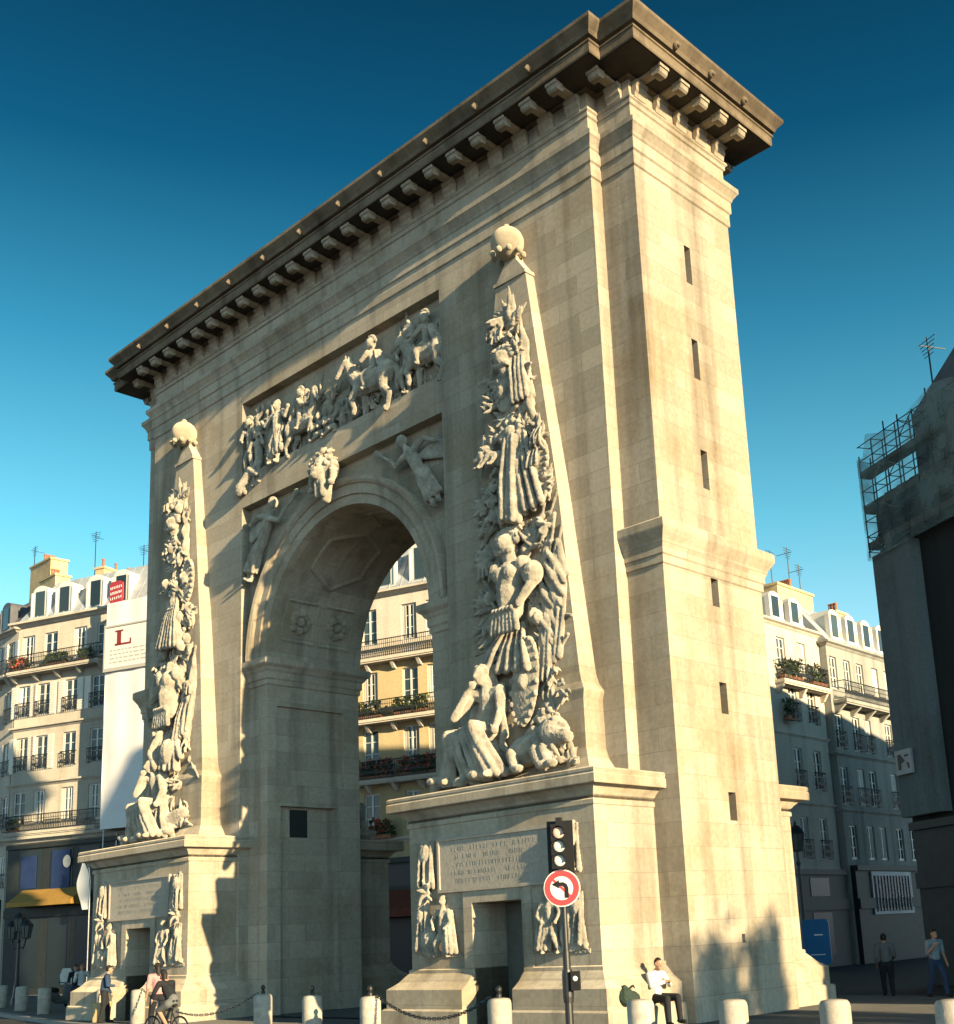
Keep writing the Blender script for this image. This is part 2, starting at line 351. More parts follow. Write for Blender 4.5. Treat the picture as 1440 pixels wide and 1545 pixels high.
def arcpts(r, n=48, z0=ZC): return [(r*math.cos(PI*i/n), z0+r*math.sin(PI*i/n)) for i in range(n+1)]
def body():
    b = MB()
    slits = []
    for zc, h, w in ((19.2,1.1,.27),(16.47,1.12,.27),(13.4,1.05,.28),(10.18,.8,.3),(7.46,.78,.3),(4.82,.68,.3),(1.74,.2,.14)):
        slits.append((2.5-w/2, 2.5+w/2, zc-h/2, zc+h/2, .6, True))
    b.grid((B,0,0), (0,1,0), (0,0,1), (SY,YB), (0,24), slits)                       # right end wall
    b.grid((-B,0,0), (0,-1,0), (0,0,1), (-YB,-SY), (0,24), [(-h[1],-h[0],*h[2:]) for h in slits])
    # front plane, arch bay and relief panel recessed
    b.grid((0,0,0), (1,0,0), (0,0,1), (-A,A), (0,24), [(-WB,WB,0,16.72,.35,False), (-5.13,5.13,17.85,20.58,.34,True)])
    b.grid((0,YB,0), (-1,0,0), (0,0,1), (-B,B), (0,24), [(-WB,WB,0,16.72,YB-YR,False), (-5.13,5.13,17.85,20.58,.34,True)])
    for s in (-1, 1):
        # return between front block and set-back end block
        if s > 0: b.add([(A,0,0),(A,SY,0),(A,SY,24),(A,0,24)], [(0,1,2,3)]); b.add([(A,SY,0),(B,SY,0),(B,SY,24),(A,SY,24)], [(0,1,2,3)])
        else: b.add([(-A,0,0),(-A,SY,0),(-A,SY,24),(-A,0,24)], [(0,3,2,1)]); b.add([(-A,SY,0),(-B,SY,0),(-B,SY,24),(-A,SY,24)], [(0,3,2,1)])
        # jamb with panel, niche
        if s < 0: b.grid((-AR,0,0), (0,1,0), (0,0,1), (.35,YR), (0,ZC), [(.7,3.4,7.2,9.75,.09,True),(.85,3.07,.0,6.48,.22,True)])
        else: b.grid((AR,0,0), (0,-1,0), (0,0,1), (-YR,-.35), (0,ZC), [(-3.4,-.7,7.2,9.75,.09,True),(-3.07,-.85,.0,6.48,.22,True)])
    ar = arcpts(AR); n = len(ar)-1
    for y, fl in ((.35, False), (YR, True)):
        def q(vs):
            b.add([(x, y, z) for x, z in vs], [(0,1,2,3)] if not fl else [(3,2,1,0)])
        q([(-WB,0),(-AR,0),(-AR,ZC),(-WB,ZC)]); q([(AR,0),(WB,0),(WB,ZC),(AR,ZC)])
        def outer(i):
            t = PI*i/n
            if abs(math.cos(t))*(16.72-ZC) > math.sin(t)*WB: x = WB if t < PI/2 else -WB; return (x, ZC+abs(math.tan(t))*WB)
            return (((16.72-ZC)/math.tan(t)) if abs(math.cos(t)) > 1e-6 else 0, 16.72)
        cor = math.atan2(16.72-ZC, WB)
        for i in range(n):
            a, c = ar[i], ar[i+1]; oa, oc = outer(i), outer(i+1)
            if oa[0] >= WB-1e-6 and oc[1] >= 16.72-1e-6 and oc[0] < WB-1e-6: b.add([(a[0],y,a[1]),(oa[0],y,oa[1]),(WB,y,16.72),(oc[0],y,oc[1]),(c[0],y,c[1])], [(0,1,2,3,4)] if not fl else [(4,3,2,1,0)])
            elif oc[0] <= -WB+1e-6 and oa[0] > -WB+1e-6: b.add([(a[0],y,a[1]),(oa[0],y,oa[1]),(-WB,y,16.72),(oc[0],y,oc[1]),(c[0],y,c[1])], [(0,1,2,3,4)] if not fl else [(4,3,2,1,0)])
            else: q([a, oa, oc, c])
    for i in range(n):
        a, c = ar[i], ar[i+1]; b.add([(a[0],.35,a[1]),(a[0],YR,a[1]),(c[0],YR,c[1]),(c[0],.35,c[1])], [(3,2,1,0)])
    return b
bm_ = body()
core = bm_.build('body', 'stone', arch)
# window slot in the left niche
w = MB(); w.box(-4.269,-4.258,1.34,2.04,5.5,6.4); w.build('slot_window', 'void', arch)
# archivolt
def archivolt(y0, sg, name='archivolt'):
    b = MB()
    prof = [(AR-.003, 0), (AR-.003, .10), (AR+.30, .10), (AR+.31, .17), (AR+.62, .17), (AR+.64, .24), (AR+.72, .30), (AR+.84, .32), (AR+.86, .0)]
    n = 56
    vs = []; k = len(prof)
    for i in range(n+1):
        t = PI*i/n
        for r, o in prof: vs.append((r*math.cos(t), y0-sg*o, ZC+r*math.sin(t)))
    fs = [(i*k+j, (i+1)*k+j, (i+1)*k+j+1, i*k+j+1) for i in range(n) for j in range(k-1)]
    if sg > 0: fs = [f[::-1] for f in fs]
    b.add(vs, fs); return b.build(name, 'stone', arch)
archivolt(.35, 1); archivolt(YR, -1)
# imposts
IMP = [(0,10.42),(.05,10.45),(.05,10.6),(.1,10.65),(.1,10.86),(.16,10.92),(.2,11.0),(.3,11.08),(.32,11.12),(.32,11.28),(.0,11.32)]
for s in (-1, 1):
    path = [(s*WB+s*.0, .35), (s*AR, .35), (s*AR, YR), (s*WB, YR)]
    if s > 0: path = path[::-1]
    MB().sweep(path[::-1] if False else ([(-WB,.35),(-AR,.35),(-AR,YR),(-WB,YR)] if s < 0 else [(WB,YR),(AR,YR),(AR,.35),(WB,.35)]), IMP, closed=False).build('impost', 'stone', arch)
# string course on end blocks
STR = [(0,10.5),(.05,10.53),(.05,10.72),(.09,10.75),(.09,10.9),(.14,11.0),(.16,11.08),(.24,11.2),(.3,11.3),(.31,11.34),(.31,11.52),(.27,11.56),(0,11.62)]
MB().sweep([(A,SY),(B,SY),(B,YB),(WB,YB)], STR, closed=False).build('string_course', 'stone', arch)
MB().sweep([(-WB,YB),(-B,YB),(-B,SY),(-A,SY)], STR, closed=False).build('string_course', 'stone', arch)
# vault coffers: rosettes and lozenge frames
def vault_frame(pts, w=.09, d=.07):
    b = MB(); R = AR
    def P(t, y, o): return Vector(((R-o)*math.cos(t), y, ZC+(R-o)*math.sin(t)))
    for (t0, y0), (t1, y1) in zip(pts, pts[1:]+pts[:1]):
        seg = 5
        for k in range(seg):
            a = P(t0+(t1-t0)*k/seg, y0+(y1-y0)*k/seg, 0); c = P(t0+(t1-t0)*(k+1)/seg, y0+(y1-y0)*(k+1)/seg, 0)
            b.bar(a, c, w, n=5)
    return b
for t in (2.16, 1.35, .70+.28):
    hx = [(t+.27*math.cos(PI/3*k+PI/6*0)*1.2, 2.2+1.15*math.sin(PI/3*k)) for k in range(6)]
    o_ = vault_frame(hx).build('vault_coffer', 'stone', arch)
for t in (PI-.34, .34):
    for y in (1.45, 2.95):
        sq = [(t-.17, y-.62), (t-.17, y+.62), (t+.17, y+.62), (t+.17, y-.62)]
        b = vault_frame(sq, .06); c = Vector(((AR-.03)*math.cos(t), y, ZC+(AR-.03)*math.sin(t)))
        for k in range(8):
            a = 2*PI*k/8; tt = t+.075*math.cos(a); b.ell((AR*math.cos(tt)-.0, y+.3*math.sin(a), ZC+AR*math.sin(tt)), .15, n=7, m_=5)
        b.ell(c, .16, n=8, m_=6); b.build('rosette_coffer', 'stone', arch, smooth=False)

# entablature
PL = [(-B,SY),(-A,SY),(-A,0),(A,0),(A,SY),(B,SY),(B,YB),(-B,YB)]
MB().sweep(PL, [(0,21.22),(.05,21.25),(.05,21.62),(.1,21.66),(.1,21.98),(.13,22.02),(.15,22.1),(.24,22.24),(.28,22.28),(.28,22.42),(.0,22.46)]).build('architrave', 'stone', arch)
MB().sweep(PL, [(0,23.02),(.05,23.05),(.05,23.16),(.1,23.2),(.1,23.26),(.02,23.28),(.02,23.77)]).build('frieze', 'stone', arch)
cor = MB().sweep(PL, [(.0,23.74),(.14,23.76),(.18,23.8),(1.02,23.82),(1.04,23.80),(1.06,23.84),(1.06,24.08),(1.1,24.1),(1.1,24.15),(.96,24.17),(.96,24.23),(1.14,24.25),(1.18,24.36),(1.28,24.48),(1.34,24.56),(1.34,24.66),(1.28,24.7),(.4,24.86)])
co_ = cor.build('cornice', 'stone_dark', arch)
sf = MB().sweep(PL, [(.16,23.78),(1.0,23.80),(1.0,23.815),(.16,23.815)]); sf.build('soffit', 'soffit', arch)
rf = MB(); rf.box(-B-.2, B+.2, SY-.2, YB+.2, 24.3, 24.9); rf.build('roof', 'lead', arch)
# modillions: a scrolled console on the frieze carrying a block under the soffit
mo = MB()
def pz(lst, w): mo.prism([(-o, z) for o, z in lst], 'x', -w, w)
pz([(.03,23.22),(.10,23.24),(.12,23.36),(.17,23.42),(.17,23.56),(.21,23.6),(.21,23.705),(.03,23.705)], .23)
pz([(.03,23.705),(.62,23.705),(.62,23.815),(.03,23.815)], .13)
pz([(.62,23.60),(.66,23.56),(.84,23.54),(.90,23.58),(.92,23.66),(.92,23.815),(.62,23.815)], .165)
pz([(.90,23.70),(.955,23.70),(.955,23.815),(.90,23.815)], .19)
mme = mo.mesh('modillion', 'stone')
for i in range(23): link('modillion', mme, co_, (-10.72+21.44*i/22, -.02, 0)); 
for i in range(23): link('modillion', mme, co_, (-10.72+21.44*i/22, YB+.02, 0), PI)
for x in (11.78, -11.78): link('modillion', mme, co_, (x, SY-.02, 0)); link('modillion', mme, co_, (x, YB+.02, 0), PI)
for i in range(5):
    y = SY+.32+(YB-SY-.64)*i/4
    link('modillion', mme, co_, (B+.02, y, 0), PI/2); link('modillion', mme, co_, (-B-.02, y, 0), -PI/2)
# lion-head water spouts along the gutter moulding
sp = MB(); sp.ell((0,-1.22,24.36), (.09,.1,.12)); sp.ell((0,-1.3,24.32), (.05,.06,.05))
for s in (-1,1): sp.ell((s*.07,-1.22,24.46), .035)
sme = sp.mesh('water_spout', 'stone_dark', True)
for i in range(11): link('water_spout', sme, co_, (-10.2+20.4*i/10, 0, 0))
for s in (-1,1): link('water_spout', sme, co_, (s*11.9, SY, 0))
for i in range(3): link('water_spout', sme, co_, (B, SY+.55+(YB-SY-1.1)*i/2, 0), PI/2)

# pedestals: mouldings swept round three sides
def pedestal(x0, x1, rear=False):
    root = link('pedestal', None, arch)
    y0 = -1.7; yb = .42
    dx0, dx1, dz = 7.5, 9.14, 2.86
    if x0 < 0: dx0, dx1 = -9.14+.35, -7.5+.07+.0; dx0, dx1 = -8.98, -7.43
    b = MB()
    b.grid((0,y0,0), (1,0,0), (0,0,1), (x0,x1), (0,5.05), [(dx0,dx1,0,dz,1.15,False)])
    b.add([(x1,y0,1.3),(x1,yb,1.3),(x1,yb,5.05),(x1,y0,5.05)], [(0,1,2,3)])
    b.add([(x0,y0,1.3),(x0,yb,1.3),(x0,yb,5.05),(x0,y0,5.05)], [(3,2,1,0)])
    b.add([(dx0,y0+1.15,0),(dx1,y0+1.15,0),(dx1,y0+1.15,dz),(dx0,y0+1.15,dz)], [(0,1,2,3)])
    b.add([(dx0,y0-.6,0),(dx0,y0+1.15,0),(dx0,y0+1.15,1.3),(dx0,y0-.6,1.3)], [(0,1,2,3)]) if False else None
    sh = b.build('shaft', 'stone', root)
    # base on either side of the door, splayed plinth
    prof = [(.55,0),(.55,.42),(.5,.46),(.46,.46),(.46,.9),(.42,.93),(.36,.97),(.24,1.06),(.12,1.2),(.1,1.22),(.06,1.26),(.06,1.34),(0,1.36)]
    e = .4
    left = [(x0,yb),(x0,y0),(dx0-e,y0),(dx0-e+.0,y0+.0)]
    for xx, s, pth in ((dx0, 1, [(x0,yb),(x0,y0),(dx0,y0)]), (dx1, -1, [(dx1,y0),(x1,y0),(x1,yb)])):
        bb = MB(); bb.sweep(pth, prof, closed=False)      # with the reveal of the door passage through the base
        pts = [(y0-o, z) for o, z in prof]+[(y0+1.15, 1.36), (y0+1.15, 0)]
        o_ = len(bb.v)-len(prof) if s > 0 else 0
        ids = list(range(o_, o_+len(prof)))+[len(bb.v), len(bb.v)+1]; bb.v += [(xx, y0+1.15, 1.36), (xx, y0+1.15, 0)]
        bb.f.append(tuple(ids) if s > 0 else tuple(ids[::-1])); bb.build('base', 'stone', root)
    d = MB(); d.box(dx0+.02, dx1-.02, y0+1.06, y0+1.13, 0, dz-.02)
    for k in range(2): d.box(dx0+.12, dx1-.12, y0+1.03, y0+1.06, .5+1.15*k, 1.45+1.15*k)
    d.build('door', 'wood_door', root)
    capf = [(0,4.78),(.04,4.8),(.04,4.9),(.0,4.92),(.0,4.98),(.05,5.0),(.09,5.06),(.2,5.16),(.24,5.19),(.4,5.2),(.41,5.22),(.41,5.40),(.38,5.43),(.40,5.47),(.40,5.53),(.36,5.56),(-.1,5.62)]
    MB().sweep([(x0,yb),(x0,y0),(x1,y0),(x1,yb)], capf, closed=False).add([(x0,y0,5.6),(x1,y0,5.6),(x1,yb,5.6),(x0,yb,5.6)], [(0,1,2,3)]).build('cap', 'stone', root)
    # tablet and door frame
    c = (dx0+dx1)/2
    t = MB(); t.box(c-1.88, c+1.88, y0-.06, y0-.004, 3.22, 4.38)
    for (a, e2, z0, z1) in ((c-1.95,c+1.95,3.14,3.22),(c-1.95,c+1.95,4.38,4.46),(c-1.95,c-1.88,3.22,4.38),(c+1.88,c+1.95,3.22,4.38)): t.box(a, e2, y0-.10, y0-.004, z0, z1)
    tb = t.build('inscription_tablet', 'tablet', root)
    q = MB(); rq = random.Random(3)
    for r_ in range(5):
        x = c-1.5+.2*rq.random()
        while x < c+1.5:
            w_ = rq.uniform(.04,.09); k_ = rq.random()
            if k_ < .8:
                zz = 4.16-.19*r_; q.box(x, x+.018, y0-.0625, y0-.0605, zz-.05, zz+.05)
                if k_ < .5: q.box(x+.018, x+w_, y0-.0625, y0-.0605, zz+.03*(-1)**r_, zz+.03*(-1)**r_+.014)
                if k_ < .3: q.box(x+w_, x+w_+.016, y0-.0625, y0-.0605, zz-.05, zz+.05)
            x += w_+.05
    q.build('lettering', 'worn', tb)
    fr = MB()
    fr.box(dx0-.3, dx0, y0-.05, y0-.002, 1.36, dz+.28); fr.box(dx1, dx1+.3, y0-.05, y0-.002, 1.36, dz+.28); fr.box(dx0, dx1, y0-.05, y0-.002, dz, dz+.28)
    fr.build('door_frame', 'stone', root)
    return root
ped_r = pedestal(XP0, XP1); ped_l = pedestal(-XP1, -XP0)

# obelisks on the pedestals
def obelisk(cx):
    root = link('obelisk', None, arch, (cx, 0, 0))
    b = MB()
    secs = [(5.58,2.42,.98),(5.7,2.4,.96),(6.0,2.2,.78),(6.25,2.12,.72),(7.42,2.1,.70),(7.62,2.16,.74),(7.66,2.16,.74),(7.85,2.02,.64),(8.1,1.94,.6),(13,1.42,.46),(19.35,.56,.32),(19.5,.5,.32),(19.9,.22,.3),(20.02,.2,.28)]
    vs = []
    for z, h, t in secs: vs += [(-h,-t,z),(h,-t,z),(h,.004,z),(-h,.004,z)]
    fs = [(4*k+i, 4*k+(i+1)%4, 4*k+4+(i+1)%4, 4*k+4+i) for k in range(len(secs)-1) for i in range(3) if True]
    fs += [(4*k+3, 4*k, 4*k+4, 4*k+7) for k in range(len(secs)-1)]
    fs.append((4*len(secs)-4, 4*len(secs)-3, 4*len(secs)-2, 4*len(secs)-1))
    b.add(vs, fs); b.build('shaft', 'stone', root)
    c = MB(); c.box(-.6,.6,-.38,-.002,19.32,19.42); c.build('collar', 'stone', root)
    k = MB(); k.ell((0,-.38,20.42), .46, n=20, m_=14)
    for a in range(9):
        an = 2*PI*a/9; k.ell((.42*math.cos(an), -.38+.42*math.sin(an), 20.05), .09, n=6, m_=5)
    k.ell((0,-.38,20.9), .1); k.build('ball_finial', 'ball', root, smooth=True)
    return root
ob_r, ob_l = obelisk(8.34), obelisk(-8.34)

# ----------------------------------------------------------------- carved trophies
def V(*a): return Vector(a)
def figure(b, J, s=1.0, robe=None):
    """standing / seated carved figure from joints (x, -out, z)"""
    j = {k: Vector(v) for k, v in J.items()}
    b.ell(j['head'], (.125*s,.145*s,.17*s)); b.cap(j['head'], j['neck'], .07*s, .08*s); b.ell(j['head']+V(0,-.13*s,-.02*s), (.03*s,.05*s,.05*s))
    rn = random.Random(int(j['head'].x*100))
    for k in range(9):
        a = rn.uniform(0,PI); b.ell(j['head']+V(.12*s*math.cos(a),.03*s,.06*s+.11*s*math.sin(a)), .055*s, n=6, m_=5)
    b.cap(j['neck'], j['chest'], .1*s, .2*s); b.cap(j['chest'], j['hip'], .19*s, .19*s)
    for sd in 'lr':
        b.chain([j['chest']+(j['sh'+sd]-j['chest'])*.3, j['sh'+sd], j['el'+sd], j['ha'+sd]], [.14*s,.105*s,.078*s,.05*s]); b.ell(j['ha'+sd], .075*s)
        b.chain([j['hip'], j['kn'+sd], j['kn'+sd].lerp(j['ft'+sd],.3), j['ft'+sd]], [.18*s,.115*s,.105*s,.06*s]); b.cap(j['ft'+sd], j['ft'+sd]+V(.02,-.18*s,-.03*s), .07*s, .05*s)
    return b
def drape(b, tops, bots, n=7, r=.07, out=.12, seed=1):
    rn = random.Random(seed); n = int(n*1.5); r = r*.72; out = out*1.2
    for i in range(n):
        t = i/(n-1)
        def L(P): k = t*(len(P)-1); a = min(int(k), len(P)-2); return Vector(P[a]).lerp(Vector(P[a+1]), k-a)
        a, c = L(tops), L(bots); o = V(0,-out*(i % 2)-rn.random()*.05,0)
        mid = a.lerp(c,.5)+o+V(rn.uniform(-.05,.05),0,0)
        b.chain([a+o*.3, mid, c+o], [r*.8, r, r*(1.1+rn.random()*.5)])
    return b
def leafspray(b, c, dirs, L=.7, r=.07, seed=1, n=9):
    rn = random.Random(seed); n = int(n*1.7); r = r*.8
    for k in range(n):
        a = rn.uniform(*dirs); l = L*rn.uniform(.5,1.1); p = Vector(c)+V(rn.uniform(-.12,.12), rn.uniform(-.1,.05), rn.uniform(-.15,.15))
        q = p+V(math.cos(a)*l, rn.uniform(-.2,.0), math.sin(a)*l); b.cap(p, p.lerp(q,.55), r*.7, r*1.35); b.cap(p.lerp(q,.55), q, r*1.35, r*.3)
    return b
def shieldm(b, c, rx, rz, tilt, lean=.0, d=.09):
    R = Euler((lean, tilt, 0)).to_matrix()
    b.ell(c, (rx, d, rz), R, n=18, m_=10)
    for k in range(22):
        a = 2*PI*k/22; b.ell(Vector(c)+R@V(rx*.93*math.cos(a), -.05, rz*.93*math.sin(a)), .07, n=6, m_=5)
    b.ell(Vector(c)+R@V(0,-.1,0), (.16,.12,.2), R); return b
def flagm(b, a, l, drop, seed=2, n=6, r=.06):
    rn = random.Random(seed); a, l = Vector(a), Vector(l)
    b.cap(a, l, .05, .05)
    for i in range(n):
        p = a.lerp(l, .15+.75*i/(n-1)); q = p+Vector(drop)*rn.uniform(.8,1.1)
        b.chain([p, p.lerp(q,.5)+V(rn.uniform(-.06,.06),-.1*(i%2),0), q], [r, r*1.5, r*1.1])
    return b
def helmet(b, c, s=1., face=-1):
    c = Vector(c); b.ell(c, (.27*s,.3*s,.26*s), n=12, m_=9); b.cap(c+V(-.2*s*face*-1,.0,-.1*s), c+V(.26*s*face,-.16*s,-.14*s), .09*s, .05*s)
    b.cap(c+V(-.2*s,-.12*s,-.2*s), c+V(.2*s,-.12*s,-.2*s), .09*s); b.cap(c+V(0,0,-.1*s), c+V(0,.05,-.42*s), .2*s, .15*s)
    for k in range(7):
        a = .2+k*.4; b.ell(c+V(-.33*s*face*math.cos(a), 0, .33*s*math.sin(a)), (.12*s,.1*s,.12*s))
    return b
def cuirass(b, c, s=1., seed=3):
    c = Vector(c); b.ell(c, (.42*s,.34*s,.5*s), n=12, m_=9); b.cap(c+V(0,-.02,-.3*s), c+V(0,-.02,-.75*s), .36*s, .3*s)
    for sx in (-1,1): b.ell(c+V(sx*.18*s,-.25*s,.12*s), (.2*s,.12*s,.2*s)); b.ell(c+V(sx*.45*s,-.02,.3*s), (.2*s,.22*s,.22*s))
    for k in range(7):
        x = (-.33+.11*k)*s; b.cap(c+V(x,-.27*s,-.8*s), c+V(x*1.25,-.3*s,-1.3*s), .07*s, .075*s)
    for k in range(6):
        x = (-.3+.12*k)*s; b.ell(c+V(x,-.34*s,-.78*s), .07*s)
    b.cap(c+V(0,0,.45*s), c+V(0,0,.62*s), .17*s, .15*s); return b
def lion(b, c, s=1., f=1):
    c = Vector(c); P = lambda x, y, z: c+V(x*f*s, y*s, z*s)
    b.cap(P(-.6,0,.1), P(.15,-.05,.22), .33*s, .36*s); b.ell(P(.5,-.15,.38), (.34*s,.32*s,.36*s)); b.cap(P(.6,-.25,.3), P(.98,-.3,.22), .2*s, .14*s)
    rn = random.Random(5)
    for k in range(60):
        a = rn.uniform(0,2*PI); rr = rn.uniform(.2,.52); b.cap(P(.42+rr*.7*math.cos(a),-.12-rn.random()*.25,.36+rr*math.sin(a)), P(.3+rr*1.1*math.cos(a),-.2,.28+rr*1.3*math.sin(a)), .07*s, .035*s)
    for x, y in ((.35,-.35),(.1,-.35),(-.6,-.35)): b.cap(P(x,y,.05), P(x+.25,y-.15,-.3), .13*s, .1*s); b.ell(P(x+.38,y-.2,-.32), (.15*s,.12*s,.09*s))
    b.ell(P(.95,-.34,.32), .08*s); b.chain([P(-.9,0,.1),P(-1.15,-.1,.3),P(-1.0,-.15,.55)], [.07*s,.06*s,.08*s]); return b
def horse(b, c, s=1., f=-1, prance=False):
    c = Vector(c); P = lambda x, y, z: c+V(x*f*s, y*s, z*s)
    b.cap(P(-.55,0,.0), P(.4,-.02,.02), .35*s, .33*s); b.ell(P(-.62,0,.08), (.36*s,.33*s,.36*s)); b.ell(P(.45,-.05,.05), (.34*s,.3*s,.38*s))
    b.chain([P(.55,-.06,.12), P(.86,-.16,.5), P(1.0,-.22,.86)], [.25*s,.16*s,.115*s]); b.cap(P(1.0,-.24,.88), P(1.34,-.34,.52), .125*s, .07*s); b.cap(P(.72,-.05,.62), P(.95,-.14,.98), .08*s, .06*s)
    for k in range(6): b.ell(P(.5+.085*k,-.06,.42+.1*k), (.07*s,.1*s,.09*s))
    for sy in (-1,1): b.ell(P(.97,-.2+sy*.07,1.03), (.035*s,.035*s,.09*s))
    lf = (.75,.05) if prance else (.62,-.2)
    b.chain([P(.5,-.2,-.1), P(lf[0]+.1,-.28,lf[1]-.15), P(lf[0]-.05,-.28,lf[1]-.55)], [.17*s,.11*s,.08*s]); b.ell(P(lf[0]-.02,-.3,lf[1]-.62), .09*s)
    b.chain([P(.42,.1,-.1), P(.42,.08,-.6), P(.38,.05,-1.08)], [.17*s,.11*s,.08*s]); b.ell(P(.42,.04,-1.12), .09*s)
    for y, dx in ((-.2,-.12),(.12,.1)): b.chain([P(-.65,y,-.05), P(-.52+dx,y,-.45), P(-.78+dx,y,-.7), P(-.68+dx,y,-1.08)], [.24*s,.14*s,.09*s,.08*s]); b.ell(P(-.62+dx,y-.02,-1.12), .1*s)
    b.chain([P(-.95,0,.2), P(-1.12,-.02,-.1), P(-1.1,-.02,-.6)], [.08*s,.1*s,.06*s]); return b
def rider(b, c, s=1., f=-1, arm=True):
    c = Vector(c); P = lambda x, y, z: c+V(x*f*s, y*s, z*s)
    figure(b, dict(head=P(.02,-.12,1.12), neck=P(0,-.1,.9), chest=P(-.02,-.08,.68), hip=P(-.08,-.05,.28), shl=P(.04,-.3,.8), ell=P(.28,-.42,.55), hal=P(.5,-.36,.5),
        shr=P(.02,.08,.8), elr=P(.3,.1,.75 if arm else .5), har=P(.5,.05,1.1 if arm else .5), knl=P(.25,-.4,.02), ftl=P(.12,-.42,-.5), knr=P(.25,.2,.0), ftr=P(.1,.2,-.45)), s*.95)
    helmet(b, P(.02,-.12,1.17), s*.72, f); drape(b, [P(-.15,-.1,.85), P(-.3,.05,.85)], [P(-.5,-.15,.1), P(-.75,.05,.2)], 5, .07*s, .1, 3); return b

def seated(b, c, s=1., lean=0, seed=7):
    """mourning captive: head propped on one hand, drapery over the lap and pooled round the feet"""
    c = Vector(c); P = lambda x, y, z: c+V(x*s, y*s, z*s); rn = random.Random(seed)
    figure(b, dict(head=P(lean-.05,-.55,2.25), neck=P(lean,-.44,2.05), chest=P(lean*.8+.05,-.36,1.78), hip=P(.05,-.25,1.05), shl=P(lean-.32,-.48,1.9), ell=P(-.52,-.8,1.42), hal=P(lean-.15,-.72,2.05),
        shr=P(lean+.36,-.4,1.9), elr=P(.62,-.55,1.42), har=P(.62,-.75,1.02), knl=P(-.55,-.95,1.02), ftl=P(-.62,-.85,.12), knr=P(.28,-1.02,1.12), ftr=P(.72,-.95,.12)), s*1.22)
    b.ell(P(-.1,-.62,.98), (.62*s,.4*s,.24*s)); b.ell(P(0,-.35,.5), (.6*s,.4*s,.55*s))
    drape(b, [P(-.62,-.8,1.1), P(.35,-.95,1.15)], [P(-.2,-.75,.12), P(.95,-.8,.1)], 9, .095*s, .16, seed)
    drape(b, [P(-.72,-.7,1.08), P(-.3,-.95,1.05)], [P(-1.1,-.6,.08), P(-.55,-.8,.05)], 6, .08*s, .12, seed+10)
    drape(b, [P(-.3,-.28,2.05), P(.42,-.22,2.05)], [P(-.5,-.35,1.0), P(.6,-.3,.95)], 7, .085*s, .1, seed+1)
    drape(b, [P(-.22,-.4,2.5), P(.2,-.36,2.5)], [P(-.5,-.25,1.65), P(.4,-.25,1.6)], 6, .08*s, .05, seed+2)
    for k in range(16): b.ell(P(rn.uniform(-1.2,1.1),-.6-rn.random()*.4,rn.uniform(.03,.2)), (.2*s,.15*s,.1*s), Euler((0,rn.uniform(-.5,.5),0)).to_matrix())
    return b
def clutter(root, boxes, seed):
    for bi, (x0, x1, z0, z1, n) in enumerate(boxes):
        rn = random.Random(seed+bi); b = MB(); b.cap(((x0+x1)/2,-.35,z0), ((x0+x1)/2,-.35,z1), .3, .25)
        for k in range(n):
            c = V(rn.uniform(x0,x1), -.45-rn.random()*.3, rn.uniform(z0,z1)); t = rn.random(); a = rn.uniform(0,2*PI)
            if t < .4: leafspray(b, c, (a, a+1.6), .36, .045, rn.randint(0,9999), 6)
            elif t < .55: q = V(math.cos(a)*.6, -.1, math.sin(a)*.6); b.cap(c-q*.7, c+q, .035, .05)
            elif t < .7: b.ell(c, (.17,.13,.2)); b.ell(c+V(0,-.1,0), (.07,.06,.09))
            elif t < .85: drape(b, [c+V(-.15,0,.2), c+V(.15,0,.2)], [c+V(-.2,-.05,-.3), c+V(.2,-.05,-.25)], 4, .045, .08, rn.randint(0,999))
            else:
                for j in range(6): aa = j*1.05; b.ell(c+V(.13*math.cos(aa),-.03,.13*math.sin(aa)), .055, n=6, m_=5)
            q = V((x0+x1)/2,-.3,c.z); b.cap(c, q, .08, .1)
        carve(b, 'carved_spoils', 'carved', root, .045)
